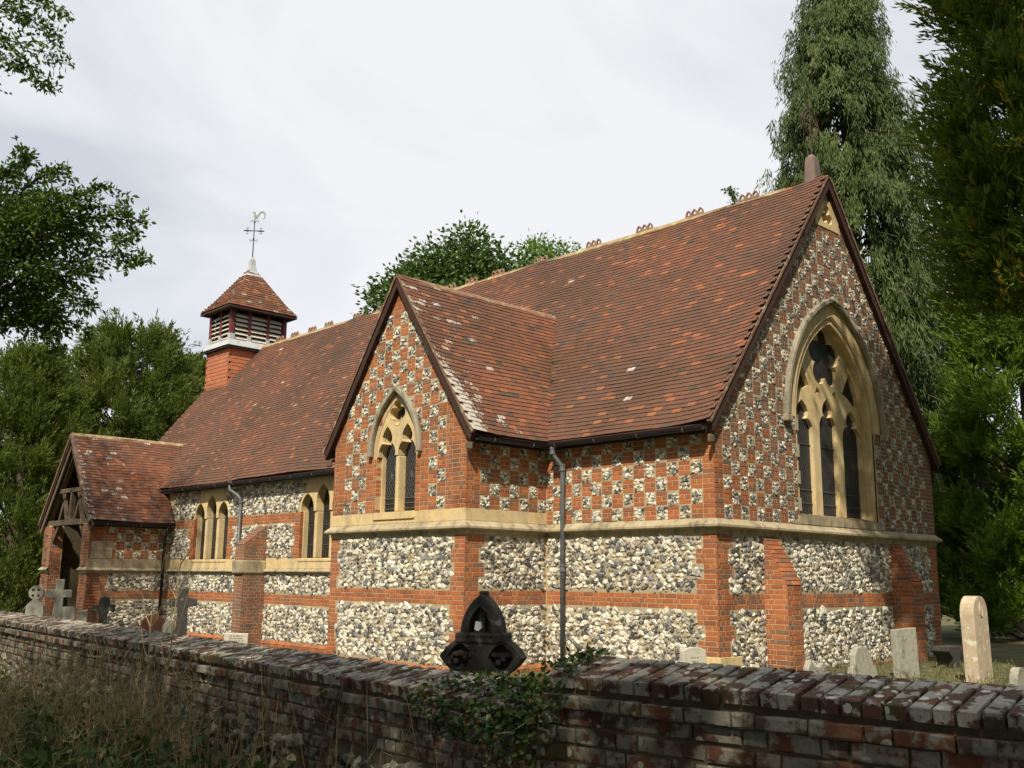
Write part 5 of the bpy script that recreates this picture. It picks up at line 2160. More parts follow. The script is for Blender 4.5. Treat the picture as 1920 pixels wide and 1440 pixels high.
# kerbed white grave with an urn, far right
gl = at(1935, 1190, 30)
g = thing('kerb_grave', 'white kerbed grave with a small urn before the far brick wall', 'grave')
gz = float(ground_z(gl[0], gl[1]))
for dy, sx, sy in ((0, 0.9, 0.09), (1.1, 0.9, 0.09)):
    m = MB()
    m.box((gl[0], gl[1] + dy, gz + 0.22), (sx, sy, 0.27))
    m.build('kerb', 'pale_stone', g, bevel=0.02)
for dx in (-0.9, 0.9):
    m = MB()
    m.box((gl[0] + dx, gl[1] + 0.55, gz + 0.22), (0.09, 0.46, 0.25))
    m.build('kerb', 'pale_stone', g, bevel=0.02)
    m = MB()
    m.lathe((gl[0] + dx, gl[1] - 0.02, gz + 0.49), [(0.0, 0.0), (0.10, 0.0), (0.12, 0.18), (0.07, 0.24), (0.07, 0.28), (0.15, 0.36), (0.17, 0.45), (0.12, 0.54), (0.0, 0.57)], 14)
    m.build('urn', 'pale_stone', g, smooth=True)
# far boundary wall behind
fw0, fw1 = at(1840, 1150, 36), at(2150, 1150, 33)
uu = unit((fw1[0] - fw0[0], fw1[1] - fw0[1], 0))
FF = Fr((fw0[0], fw0[1], 0), uu, (uu[1], -uu[0], 0))
FWL = thing('boundary_wall', 'dark brick boundary wall in shade far behind the right headstones', 'wall')
Lf = np.linalg.norm((fw1 - fw0)[:2])
m = MB()
m.prism([[(0, -0.8), (Lf, -0.8), (Lf, 0.72), (0, 0.72)]], FF, -0.3, 0)
m.build('masonry', 'old_mortar', FWL)
m = MB()
m.prism([[(-0.02, 0.722), (Lf, 0.722), (Lf, 0.90), (-0.02, 0.90)]], FF, -0.36, 0.06)
m.build('coping', 'lichen_brick', FWL, bevel=0.03)
FBK = Pieces('brick', T_BRICK, 'old_brick')
lay(FF, -0.6, 0.72, lambda z, k: [(0, Lf)], FWL, PC=FBK, tint=(0, 1), out=0.01)
FBK.emit(FWL, 'brickwork', 0)

# trefoil headed dark monument behind the wall
ml = at(905, 1300, 8.4)
mo = thing('memorial_cross', 'ornate dark trefoil headed stone cross with a white anchor, behind the wall', 'memorial', None)
gz = float(ground_z(ml[0], ml[1]))
mo.location = (ml[0], ml[1], gz)
mo.rotation_euler = (0, 0, R_(-62))
FM = Fr((0, 0, 0), (0, 1, 0), (1, 0, 0))
zc = at(905, 1232, 8.4)[2] - gz          # height of the side lobes
S = 0.365


def lens(c0, c1, w, n=9):
    """pointed oval between two points"""
    c0, c1 = np.array(c0), np.array(c1)
    d = c1 - c0
    nn = np.array([-d[1], d[0]]) / np.linalg.norm(d)
    out = []
    for k in range(n + 1):
        t = k / n
        out.append(tuple(c0 + d * t - nn * w * math.sin(math.pi * t) ** 0.75))
    for k in range(1, n):
        t = 1 - k / n
        out.append(tuple(c0 + d * t + nn * w * math.sin(math.pi * t) ** 0.75))
    return out


m = MB()
outer = lens((-S, zc), (S, zc), 0.205, 14)
inner = [lens((-S * 0.80, zc), (-0.07, zc), 0.105), lens((0.07, zc), (S * 0.80, zc), 0.105)]
m.prism([outer] + inner, FM, -0.08, 0.08)
m.build('side_lobes', 'dark_stone', mo, bevel=0.02)
m = MB()
m.prism([arch(0, 0.185, zc + 0.11, zc + 0.18, zc + 0.52, 8), arch(0, 0.10, zc + 0.17, zc + 0.22, zc + 0.42, 6)], FM, -0.085, 0.085)
m.build('top_lobe', 'dark_stone', mo, bevel=0.018)
m = MB()
m.box((0, 0, zc + 0.155), (0.095, 0.225, 0.042))
m.build('shoulder', 'dark_stone', mo, bevel=0.015)
m = MB()
m.box((0.0, 0, zc + 0.02), (0.05, S * 0.86, 0.022))
m.box((0.0, 0, zc + 0.18), (0.05, 0.03, 0.36))
m.build('cross', 'dark_stone', mo, bevel=0.01)
m = MB()
for l in inner:
    m.prism([l], FM, -0.045, -0.01)
m.prism([arch(0, 0.11, zc + 0.16, zc + 0.22, zc + 0.44, 6)], FM, -0.045, 0.0)
m.build('back_panel', 'dark_stone', mo)
for k in range(10):
    m = MB()
    sx = -1 if k < 5 else 1
    m.lathe((0.03, sx * (0.10 + 0.045 * (k % 5)), zc - 0.05 + 0.035 * ((k * 7) % 3)), [(0.0, -0.03), (0.026, -0.015), (0.03, 0.005), (0.018, 0.028), (0, 0.034)], 8)
    m.build('carved_leaf', 'dark_stone', mo, smooth=True)
m = MB()
m.box((0, 0, (zc - 0.12) / 2 - 0.02), (0.09, 0.12, (zc - 0.12) / 2 + 0.02))
m.build('shaft', 'dark_stone', mo, bevel=0.03)
m = MB()
m.box((0, 0, 0.06), (0.22, 0.30, 0.10))
m.build('base', 'dark_stone', mo, bevel=0.02)
m = MB()
m.prism([[(-0.020, zc + 0.075), (0.022, zc + 0.075), (0.022, zc + 0.20), (-0.012, zc + 0.20)]], FM, 0.05, 0.075)
m.prism([[(-0.055, zc + 0.05), (0.035, zc + 0.05), (0.035, zc + 0.074), (-0.03, zc + 0.074), (-0.055, zc + 0.11)]], FM, 0.05, 0.078)
m.prism([[(-0.055, zc + 0.225), (-0.02, zc + 0.21), (0.01, zc + 0.24), (0.0, zc + 0.285), (-0.045, zc + 0.29)]], FM, 0.05, 0.078)
m.build('anchor', 'chalk', mo)

# stones at the left
def latin(w, h, arm, za, t, flare=0.0):
    return [(-t - flare, 0), (t + flare, 0), (t, za - t), (arm, za - t), (arm, za + t), (t, za + t), (t, h), (-t, h), (-t, za + t), (-arm, za + t), (-arm, za - t), (-t, za - t)]


stone('cross_memorial', 'plain pale stone Latin cross in front of the porch', 'cross', at(103, 1200, 17), latin(0.3, 1.30, 0.195, 1.06, 0.062, 0.03), 0.12, R_(-10), 'grey_stone', top=at(103, 1086, 17)[2])
ring = [(0.17 * math.cos(t), 1.28 + 0.17 * math.sin(t)) for t in np.linspace(-1.2, math.pi + 1.2, 22)]
stone('cross_memorial', 'ring headed stone cross in deep shade left of the porch', 'cross', at(63, 1175, 24), [(-0.26, 0), (0.26, 0), (0.20, 0.98)] + ring + [(-0.20, 0.98)], 0.12, R_(-40), 'grey_stone', holes=[[(sx * 0.066 + 0.034 * math.cos(t), 1.28 + sz * 0.066 + 0.034 * math.sin(t)) for t in np.linspace(0, 2 * math.pi, 9)[:-1]] for sx in (-1, 1) for sz in (-1, 1)], top=at(63, 1098, 24)[2])
wc = [(-0.09, 0), (0.09, 0), (0.065, 0.74), (0.09, 0.80), (0.17, 0.76), (0.18, 0.90), (0.09, 0.89), (0.09, 1.0), (0, 1.04), (-0.09, 1.0), (-0.09, 0.89), (-0.18, 0.90), (-0.17, 0.76), (-0.09, 0.80), (-0.065, 0.74)]
stone('cross_memorial', 'dark weathered stone cross with flared arms beside the porch wall', 'cross', at(190, 1195, 17), wc, 0.13, R_(-20), 'dark_stone', top=at(190, 1118, 17)[2])
stone('headstone', 'dark red round topped headstone before the nave wall', 'headstone', at(285, 1200, 18.5), rounded(0.22, 0.72, 0.20), 0.10, R_(-15), 'brown_stone', top=at(285, 1153, 18.5)[2])
stone('headstone', 'small pale round headstone tucked behind the tapering grey stone', 'headstone', at(319, 1200, 16.6), rounded(0.13, 0.62, 0.12), 0.09, R_(-20), 'grey_stone', top=at(319, 1164, 16.6)[2])
ob = [(-0.12, 0), (0.12, 0), (0.075, 0.86), (0.085, 0.94), (0.21, 0.95), (0.21, 1.06), (0.08, 1.07), (0.07, 1.22), (-0.07, 1.22), (-0.08, 1.07), (-0.21, 1.06), (-0.21, 0.95), (-0.085, 0.94), (-0.075, 0.86)]
stone('cross_memorial', 'tall tapering dark stone cross standing before the nave flintwork', 'cross', at(338, 1200, 15.5), ob, 0.16, R_(-25), 'dark_stone', top=at(338, 1103, 15.5)[2])
stone('headstone', 'small square pale headstone beside the plain cross', 'headstone', at(124, 1190, 19), rounded(0.115, 0.60, 0.04), 0.09, R_(-20), 'grey_stone', top=at(124, 1138, 19)[2])
stone('headstone', 'narrow leaning pale stone at the porch corner', 'headstone', at(144, 1190, 19.5), [(-0.12, 0), (0.12, 0), (0.16, 0.62), (-0.02, 0.58)], 0.09, R_(-20), 'grey_stone', top=at(144, 1143, 19.5)[2])
stone('tablet', 'small white inscribed tablet at the foot of the nave buttress', 'tablet', at(441, 1232, 14.6), [(-0.17, 0), (0.17, 0), (0.17, 0.40), (-0.17, 0.41)], 0.10, R_(-35), 'pale_stone', (0, 0), (0.22, 0.36, 5, 0.13), top=at(441, 1187, 14.6)[2])

# ------------------------------------------------------------------ trees and plants


def leaf_geo(P, D, L, Wd, ref=None):
    """one four-cornered leaf per point: base at P, pointing D"""
    P, D = np.asarray(P, float), np.asarray(D, float)
    n = len(P)
    D = D / (np.linalg.norm(D, axis=1, keepdims=True) + 1e-9)
    R0 = RNG.normal(0, 1, (n, 3)) if ref is None else np.asarray(ref, float)[None] + RNG.normal(0, 0.30, (n, 3))
    S = np.cross(D, R0)
    S /= np.linalg.norm(S, axis=1, keepdims=True) + 1e-9
    Nn = np.cross(D, S)
    L = np.broadcast_to(L, (n,))[:, None]
    Wd = np.broadcast_to(Wd, (n,))[:, None]
    a = P
    mid = P + D * L * 0.45 + Nn * L * 0.08
    return np.stack([a, mid + S * Wd * 0.5, P + D * L, mid - S * Wd * 0.5], 1)


def leaves_obj(name, V, mat, parent, tint):
    n = len(V)
    F = np.arange(n * 4).reshape(n, 4)
    me = np_mesh(name, V.reshape(-1, 3), F, {'tint': tint})
    return add(name, me, mat, parent)


def ball(n):
    v = RNG.normal(0, 1, (n, 3))
    return v / np.linalg.norm(v, axis=1, keepdims=True)


def limb(m, a, b_, r0, r1, wob=0.12, sides=6, n=5):
    a, b_ = np.array(a, float), np.array(b_, float)
    L = np.linalg.norm(b_ - a)
    pts, rr = [], []
    for k in range(n + 1):
        t = k / n
        p = a + (b_ - a) * t
        if 0 < k < n:
            p = p + RNG.normal(0, wob * L * 0.25, 3)
        p = p + np.array([0, 0, 0.10 * L * math.sin(math.pi * t)])
        pts.append(p)
        rr.append(r0 + (r1 - r0) * t)
    m.tube(pts, rr, sides)
    return pts


def broadleaf(name, label, cat, base, lobes, leaf, mat, trunk_r, fork_z, group=None, lit=1.0, twigs=1):
    """lobes: (centre, radii, clumps, leaves per clump, clump size)"""
    t = thing(name, label, cat, group, loc=(base[0], base[1], base[2]))
    B = np.array(base, float)
    m = MB()
    fork = np.array([0, 0, fork_z])
    limb(m, (0, 0, -0.3), fork, trunk_r, trunk_r * 0.7, 0.05, 9)
    VS, TS = [], []
    for c, rad, nc, nl, cs in lobes:
        c = np.array(c, float) - B
        rad = np.broadcast_to(np.array(rad, float), (3,))
        hub = c - np.array([0, 0, rad[2] * 0.35])
        r0 = min(trunk_r * 0.45, 0.05 + 0.10 * rad[0])
        limb(m, fork, hub, r0, min(trunk_r * 0.14, 0.03 * rad[0] + 0.006), 0.10, 7)
        d = ball(nc)
        rr = RNG.uniform(0.45, 1.0, nc) ** 0.55
        cc = c + d * rad * rr[:, None]
        for k in range(nc):
            if twigs and k % 2 == 0:
                limb(m, hub, cc[k], min(trunk_r * 0.09, 0.02 * rad[0] + 0.004), 0.004, 0.08, 5, 4)
            k_l = int(nl * RNG.uniform(0.6, 1.4))
            off = RNG.normal(0, 1, (k_l, 3)) * cs * np.array([1, 1, 0.62])
            P = cc[k] + off
            D = off / cs * 0.5 + d[k] * 0.5 + RNG.normal(0, 0.5, (k_l, 3)) + np.array([0, 0, -0.15])
            VS.append(leaf_geo(P, D, leaf[0] * RNG.uniform(0.7, 1.3, k_l), leaf[1] * RNG.uniform(0.7, 1.3, k_l)))
            TS.append(np.clip(RNG.uniform(0, 0.8, k_l) + RNG.normal(0.0, 0.16), 0, 1))
    m.build('trunk', 'bark', t)
    leaves_obj('crown', np.concatenate(VS), mat, t, np.concatenate(TS))
    return t


def spray_tree(name, label, cat, base, h, rad, n_br, n_sp, n_lf, leaf, mat, style, trunk_r, group=None, z0=0.3, yel=0.0):
    """conifers. rad(t) radius at height fraction t; style: weep / up / yew"""
    t = thing(name, label, cat, group, loc=tuple(base))
    m = MB()
    m.tube([(0, 0, -0.3), (0.05, 0.02, h * 0.5), (0, 0, h * 0.97)], [trunk_r, trunk_r * 0.6, 0.02], 9)
    VS, TS = [], []
    for b_ in range(n_br):
        f = z0 + (1 - z0) * (1 - (1 - RNG.uniform(0, 1)) ** 0.75) if style != 'yew' else RNG.uniform(z0, 1.0)
        az = RNG.uniform(0, 2 * math.pi)
        R = rad(f) * RNG.uniform(0.72, 1.12)
        dr = np.array([math.cos(az), math.sin(az), 0])
        zz = f * h
        tone = RNG.normal(0, 0.14)
        if style == 'weep':
            e = dr * R + np.array([0, 0, zz - 0.05 * R])
            s = dr * 0.05 + np.array([0, 0, zz - 0.05])
            if b_ % 3 == 0:
                m.tube([s, (s + e) / 2 + np.array([0, 0, 0.22 * R]), e], [0.05, 0.03, 0.012], 5)
            q = RNG.uniform(0.40, 1.0, n_sp)
            P0 = s + (e - s) * q[:, None] + np.array([0, 0, 1.0]) * (0.22 * R * 4 * q * (1 - q))[:, None] + RNG.normal(0, 0.14, (n_sp, 3))
            Ln = RNG.uniform(0.35, 1.15, n_sp)
            for k in range(n_sp):
                w = RNG.uniform(0, 1, n_lf)
                P = P0[k] + np.stack([RNG.normal(0, 0.055, n_lf), RNG.normal(0, 0.055, n_lf), -w * Ln[k]], 1) + dr * (0.12 * np.sin(w * 1.6))[:, None]
                D = np.stack([RNG.normal(0, 0.33, n_lf), RNG.normal(0, 0.33, n_lf), np.full(n_lf, -1.0)], 1) + dr * 0.15
                VS.append(leaf_geo(P, D, leaf[0] * RNG.uniform(0.7, 1.3, n_lf), leaf[1] * RNG.uniform(0.7, 1.3, n_lf), dr + 0.3 * RNG.normal(0, 1, 3)))
                TS.append(np.clip(RNG.uniform(0.15, 0.75, n_lf) + tone + RNG.normal(0, 0.12), 0, 1))
        else:
            up = 0.75 if style == 'yew' else 0.55
            e = dr * R + np.array([0, 0, zz + 0.12 * R])
            s = dr * 0.05 + np.array([0, 0, zz - 0.35 * R])
            if b_ % 4 == 0:
                m.tube([s, (s + e) / 2, e], [0.05, 0.03, 0.01], 5)
            q = RNG.uniform(0.30, 1.0, n_sp) ** 0.5
            P0 = s + (e - s) * q[:, None] + RNG.normal(0, 0.20, (n_sp, 3)) * np.array([1, 1, 0.8])
            for k in range(n_sp):
                ax = unit(dr * RNG.uniform(0.2, 0.9) + np.array([0, 0, up]) + RNG.normal(0, 0.25, 3))
                Ln = RNG.uniform(0.32, 0.70) * (1.25 if style == 'yew' else 1.0)
                pn = unit(dr * 0.8 + RNG.normal(0, 0.45, 3) + np.array([0, 0, 0.35]))       # the frond's face
                sd = unit(np.cross(ax, pn))
                w = RNG.uniform(0, 1, n_lf)
                x = RNG.uniform(-1, 1, n_lf)
                P = P0[k] + ax * (w * Ln)[:, None] + sd * (x * (1 - w) * 0.16)[:, None] + RNG.normal(0, 0.018, (n_lf, 3))
                D = ax + sd * (x * 0.75)[:, None] + RNG.normal(0, 0.14, (n_lf, 3))
                VS.append(leaf_geo(P, D, leaf[0] * RNG.uniform(0.7, 1.3, n_lf), leaf[1] * RNG.uniform(0.7, 1.3, n_lf), pn))
                TS.append(np.clip(0.12 + 0.45 * w + RNG.uniform(0.0, 0.28, n_lf) + tone + (0.4 if RNG.uniform() < yel else 0), 0, 1))
    m.build('trunk', 'bark', t)
    leaves_obj('crown', np.concatenate(VS), mat, t, np.concatenate(TS))
    return t


def gpt(p):
    return (p[0], p[1], float(ground_z(np.array(p[0]), np.array(p[1]))))


def twig_fringe(owner, base, lines, depth, leaf, mat, side=0.30, per=11, r=0.012):
    """drooping leafy boughs: pixel polylines at a depth, with side twigs and tufts of leaves"""
    m = MB()
    VS = []
    B = np.array(base, float)
    for ln in lines:
        pts = [at(p[0], p[1], depth + (p[2] if len(p) > 2 else 0)) - B for p in ln]
        fine = []
        for k in range(len(pts) - 1):
            for t in np.linspace(0, 1, 5)[:-1]:
                fine.append(pts[k] + (pts[k + 1] - pts[k]) * t + RNG.normal(0, 0.012, 3))
        fine.append(pts[-1])
        m.tube(fine, list(np.linspace(r, r * 0.2, len(fine))), 5)
        n = len(fine)
        for k in range(2, n):
            for q in range(3):
                d = fine[k] - fine[k - 1]
                e = fine[k] + unit(d + RNG.normal(0, 0.8, 3) * np.linalg.norm(d)) * side * RNG.uniform(0.3, 1.0) * (1.15 - 0.6 * k / n)
                m.tube([fine[k], (fine[k] + e) / 2 + RNG.normal(0, 0.015, 3), e], [r * 0.35, r * 0.25, r * 0.12], 3)
                nl = int(per * RNG.uniform(0.5, 1.5))
                w = RNG.uniform(0.35, 1.05, nl)
                P = fine[k] + (e - fine[k]) * w[:, None] + RNG.normal(0, 0.035, (nl, 3))
                VS.append(leaf_geo(P, RNG.normal(0, 0.7, (nl, 3)) + unit(e - fine[k]) * 0.7 + np.array([0, 0, -0.2]), leaf[0] * RNG.uniform(0.6, 1.3, nl), leaf[1] * RNG.uniform(0.6, 1.3, nl)))
    m.build('bough', 'bark', owner)
    V = np.concatenate(VS)
    leaves_obj('leaf_spray', V, mat, owner, RNG.uniform(0, 1, len(V)))


# weeping conifer behind the gable
pw = gpt(at(1630, 1083, 30))
spray_tree('weeping_conifer', 'tall grey green weeping conifer rising behind the chancel gable', 'conifer', pw, 21.5, lambda f: 4.5 * (1 - f) ** 0.62 * 0.9 + 0.55, 820, 11, 20, (0.24, 0.044), 'weeping_needle', 'weep', 0.32, z0=0.10)
# dark cypress at the right edge and the brighter one before it
pc = gpt(at(2010, 1083, 14.5))
spray_tree('cypress_tree', 'tall dark green cypress filling the upper right corner', 'conifer', pc, 19.0, lambda f: 1.10 + 0.14 * math.sin(f * 34) + 0.9 * max(0, 0.48 - f), 480, 15, 20, (0.14, 0.036), 'cypress_needle', 'up', 0.22, z0=0.29, yel=0.03)
pb = gpt(at(1945, 1083, 26))
spray_tree('cypress_tree', 'bright green feathery cypress at the right behind the tall headstone', 'conifer', pb, 10.4, lambda f: 1.95 * (1 - f ** 3) + 0.25 + 0.2 * math.sin(f * 25), 250, 22, 21, (0.18, 0.044), 'bright_cypress_needle', 'up', 0.16, z0=0.03)
pd = gpt(at(1850, 1083, 33))
spray_tree('cypress_tree', 'low dark cypress in shade between the gable and the bright cypress', 'conifer', pd, 9.5, lambda f: 1.5 * (1 - f ** 2) + 0.25, 260, 8, 12, (0.16, 0.055), 'cypress_needle', 'up', 0.16, z0=0.04)
# yews on the left
py_ = gpt(at(215, 1083, 40))
spray_tree('yew_tree', 'broad olive green yew with spiky top behind the porch roof', 'yew', py_, 11.6, lambda f: 3.7 * max(0.0, 1 - max(0, f - 0.35) ** 2 * 2.0) ** 0.8 + 0.15, 500, 15, 17, (0.21, 0.050), 'yew_needle', 'yew', 0.4, z0=0.06)
py2 = gpt(at(345, 1083, 45))
spray_tree('yew_tree', 'smaller yew just left of the bell turret', 'yew', py2, 11.3, lambda f: 2.1 * (1 - f ** 2.2) + 0.12, 320, 9, 13, (0.24, 0.085), 'yew_needle', 'yew', 0.3, z0=0.10)
py3 = gpt(at(20, 1083, 33))
spray_tree('yew_tree', 'dark low hanging yew at the left edge beside the porch', 'yew', py3, 9.0, lambda f: 3.1 * max(0.0, 1 - f ** 2.5) + 0.2, 400, 15, 17, (0.18, 0.044), 'yew_needle', 'yew', 0.35, z0=0.02)
# broadleaf trees beyond the ridge
pa = gpt(at(880, 1083, 46))
c0 = at(880, 545, 46)
broadleaf('broadleaf_tree', 'rounded mid green tree showing above the nave ridge', 'tree', pa,
          [(at(870, 560, 46), (3.0, 3.0, 2.0), 70, 75, 0.45), (at(770, 560, 46), (1.6, 1.6, 1.5), 30, 75, 0.42), (at(875, 480, 46), (1.0, 1.0, 1.3), 20, 70, 0.40), (at(820, 500, 46), (1.0, 1.0, 1.0), 16, 70, 0.38), (at(950, 510, 46), (1.2, 1.2, 1.1), 20, 70, 0.40), (at(728, 580, 46), (0.7, 0.7, 1.4), 12, 60, 0.36)],
          (0.26, 0.15), 'ash_leaf', 0.35, 6.0)
pa2 = gpt(at(1035, 1083, 50))
broadleaf('broadleaf_tree', 'pale green tree top just over the ridge beside the darker one', 'tree', pa2,
          [(at(1020, 500, 50), (1.4, 1.4, 1.3), 26, 80, 0.40), (at(1060, 495, 50), (1.0, 1.0, 0.7), 12, 70, 0.36)], (0.20, 0.09), 'bright_cypress_needle', 0.25, 8.0)
# oak on the left
po = gpt(at(-330, 1083, 17.5))
oak = broadleaf('oak_tree', 'spreading oak reaching in from the left edge above the yews', 'tree', po,
          [((-13.4, -9.5, 12.8), (2.5, 2.3, 2.5), 95, 90, 0.36), ((-11.8, -11.0, 9.5), (2.1, 2.0, 1.9), 60, 90, 0.36), (at(-100, 450, 17.5), (1.7, 1.7, 1.4), 60, 80, 0.24), (at(10, 405, 17.3), (0.75, 0.75, 0.62), 30, 60, 0.17), (at(70, 430, 17.1), (0.75, 0.75, 0.42), 22, 55, 0.15), (at(100, 395, 17), (0.55, 0.55, 0.24), 12, 45, 0.12),
           (at(60, 500, 17.1), (0.8, 0.8, 0.34), 22, 55, 0.15), (at(20, 545, 17.2), (0.75, 0.75, 0.45), 24, 55, 0.15), (at(75, 590, 17.2), (0.5, 0.5, 0.30), 14, 50, 0.13), (at(0, 350, 17.3), (0.5, 0.5, 0.25), 12, 50, 0.14), (at(15, 610, 17.3), (0.5, 0.5, 0.25), 10, 50, 0.14)],
          (0.115, 0.055), 'oak_leaf', 0.30, 3.6)
twig_fringe(oak, po, [[(60, 440), (140, 410), (205, 405), (258, 418)], [(70, 420), (130, 375), (195, 352)], [(60, 490), (150, 490), (215, 478), (262, 486)], [(50, 510), (120, 520), (180, 505)], [(40, 570), (100, 590), (150, 615)], [(30, 590), (80, 620), (110, 645)],
                      [(20, 380), (70, 335), (110, 318)], [(-10, 350), (25, 310), (48, 302)], [(60, 450), (140, 445), (190, 440), (235, 452)], [(60, 540), (120, 548), (165, 570)], [(90, 400), (150, 385), (220, 385)]], 17.0, (0.11, 0.052), 'oak_leaf', 0.50, 13, 0.022)
# overhanging tree top left (trunk out of the picture)
pt_ = gpt((-7.6, -11.2, 0))
oak = broadleaf('oak_tree', 'oak with a thin leafy branch hanging into the top left corner', 'tree', pt_,
          [((-7.2, -11.0, 10.2), (2.8, 2.6, 2.4), 70, 90, 0.36), ((-4.8, -12.4, 8.8), (2.0, 1.8, 1.8), 75, 90, 0.34)],
          (0.115, 0.055), 'oak_leaf', 0.28, 5.5)
twig_fringe(oak, pt_, [[(-420, 10, 1.2), (-120, 20, 0.4), (0, 62), (60, 92), (120, 116)], [(-120, 30, 0.4), (0, 70), (45, 115), (72, 152), (92, 160)], [(-200, -40, 0.6), (0, -15), (70, 8), (122, 25)], [(-150, -20, 0.5), (20, 20), (75, 45), (108, 78)], [(-100, 60, 0.3), (0, 95), (25, 125)], [(-100, -60, 0.4), (20, -30), (90, -10)], [(-60, 20, 0.2), (15, 8), (50, 30)]], 12.0, (0.085, 0.038), 'oak_leaf', 0.20, 7, 0.012)
# trees along the lane behind the camera: they shade the boundary wall and the foot of the gable
broadleaf('lane_tree', 'lane tree behind the viewpoint shading the right of the boundary wall', 'tree', gpt((12.0, -17.0, 0)),
          [((10.7, -16.6, 11.0), (4.0, 3.2, 3.0), 170, 80, 0.5)], (0.24, 0.14), 'oak_leaf', 0.3, 5.0, twigs=0)
broadleaf('lane_tree', 'lane tree behind the viewpoint shading the middle of the boundary wall', 'tree', gpt((5.0, -17.5, 0)),
          [((5.5, -16.6, 11.0), (2.7, 2.6, 2.4), 62, 70, 0.45)], (0.24, 0.14), 'oak_leaf', 0.28, 5.0, twigs=0)
broadleaf('lane_tree', 'lane tree behind the viewpoint dappling the left of the boundary wall', 'tree', gpt((-1.5, -17.5, 0)),
          [((0.5, -16.6, 11.0), (2.9, 2.4, 2.2), 13, 60, 0.42)], (0.24, 0.14), 'oak_leaf', 0.28, 5.0, twigs=0)
broadleaf('shade_tree', 'tall unseen tree added above the picture on the right to shade the far corner of the gable', 'tree', gpt((9.6, 0.6, 0)),  # unseen tree, put in to deepen the shade on the gable's far corner
          [((5.5, -2.35, 14.1), (1.1, 1.1, 2.4), 80, 80, 0.28)], (0.18, 0.11), 'oak_leaf', 0.3, 7.0, twigs=0)
for k, (x, y, h, r) in enumerate(((-17.0, -23.0, 9.0, 5.0), (-7.5, -25.0, 10.0, 5.5), (3.0, -24.0, 9.5, 5.0), (13.0, -26.0, 10.5, 5.5), (22.0, -22.0, 9.5, 5.5), (25.0, -12.0, 9.0, 5.0))):  # unseen trees of the wooded lane, added to cut the sky light
    broadleaf('lane_tree', 'unseen lane tree added far behind the viewpoint to cut sky light, number %s from the west' % ('one', 'two', 'three', 'four', 'five', 'six')[k], 'tree', gpt((x, y, 0)),
              [((x, y, h), (r, r * 0.8, h * 0.62), 90, 40, 0.9)], (0.62, 0.42), 'oak_leaf', 0.35, h * 0.4, group='unseen trees added along the lane behind the viewpoint', twigs=0)
for k, (x, y, h, r) in enumerate(((13.5, 5.0, 8.0, 4.0), (15.0, 13.0, 9.0, 4.5), (19.0, -3.0, 9.0, 4.5), (11.5, 22.0, 9.5, 4.5))):  # unseen trees on the east side, added to lower sky light on the gable
    broadleaf('shade_tree', 'unseen churchyard tree added to the right to cut sky light, %s' % ('beside the gable', 'beyond the gable corner', 'nearest the lane', 'farthest from the lane')[k], 'tree', gpt((x, y, 0)),
              [((x, y, h * 0.95), (r, r, h * 0.75), 130, 45, 0.8)], (0.55, 0.38), 'oak_leaf', 0.35, h * 0.35, group='unseen trees added east of the church', twigs=0)
# distant woodland closing the view
VS, TS = [], []
for k in range(420):
    px = RNG.uniform(-500, 2500)
    zd = RNG.uniform(58, 80)
    c = at(px, 1083, zd)
    hgt = RNG.uniform(1.0, 9.5)
    nl = 70
    off = RNG.normal(0, 1, (nl, 3)) * np.array([1.3, 1.3, 0.9])
    P = np.array([c[0], c[1], hgt]) + off
    VS.append(leaf_geo(P, RNG.normal(0, 1, (nl, 3)), 0.7, 0.45))
    TS.append(np.clip(RNG.uniform(0, 0.7, nl) + RNG.normal(0, 0.15), 0, 1))
wd = leaves_obj('woodland', np.concatenate(VS), 'yew_needle', None, np.concatenate(TS))
tag(wd, 'dark woodland closing the view far behind the church', 'woodland', None, 'stuff')

# ------------------------------------------------------------------ ivy, grass and weeds
VS = []
def ivy(fr, top, u0, u1, n, drop, lump):
    u = u0 + (u1 - u0) * RNG.beta(1.6, 1.3, n)
    s = RNG.uniform(0, 1, n)
    onf = RNG.uniform(0, 1, n) < 0.48
    zt = top + 0.02 + 0.07 * s + (0.03 * RNG.uniform(0, 1, n) + lump * np.exp(-((u - (u0 + u1) / 2) / 0.3) ** 2) * RNG.uniform(0, 1, n))
    z = np.where(onf, top - drop * s ** 1.6 * (0.35 + 0.65 * np.sin((u - u0) / (u1 - u0) * 3.1) ** 2), zt)
    d = np.where(onf, 0.06 + 0.05 * RNG.uniform(0, 1, n), 0.04 - 0.36 * s)
    P = fr.P(u, z, d)
    D = np.stack([RNG.normal(0, 0.6, n), RNG.normal(0, 0.6, n), RNG.normal(-0.25, 0.5, n)], 1) + fr.n * 0.6
    return leaf_geo(P, D, 0.034 * RNG.uniform(0.6, 1.4, n), 0.029 * RNG.uniform(0.6, 1.4, n))
VS.append(ivy(FL_, 0.80, -1.15, 0.0, 900, 0.22, 0.0))
VS.append(ivy(FL_, 0.80, -0.36, 0.02, 800, 0.75, 0.0))
VS.append(ivy(FR_, 0.97, -0.03, 0.16, 220, 0.28, 0.0))
V = np.concatenate(VS)
iv = leaves_obj('ivy', V, 'ivy_leaf', None, RNG.uniform(0, 1, len(V)))
tag(iv, 'dark ivy spilling over the bend of the boundary wall', 'ivy', None, 'stuff')


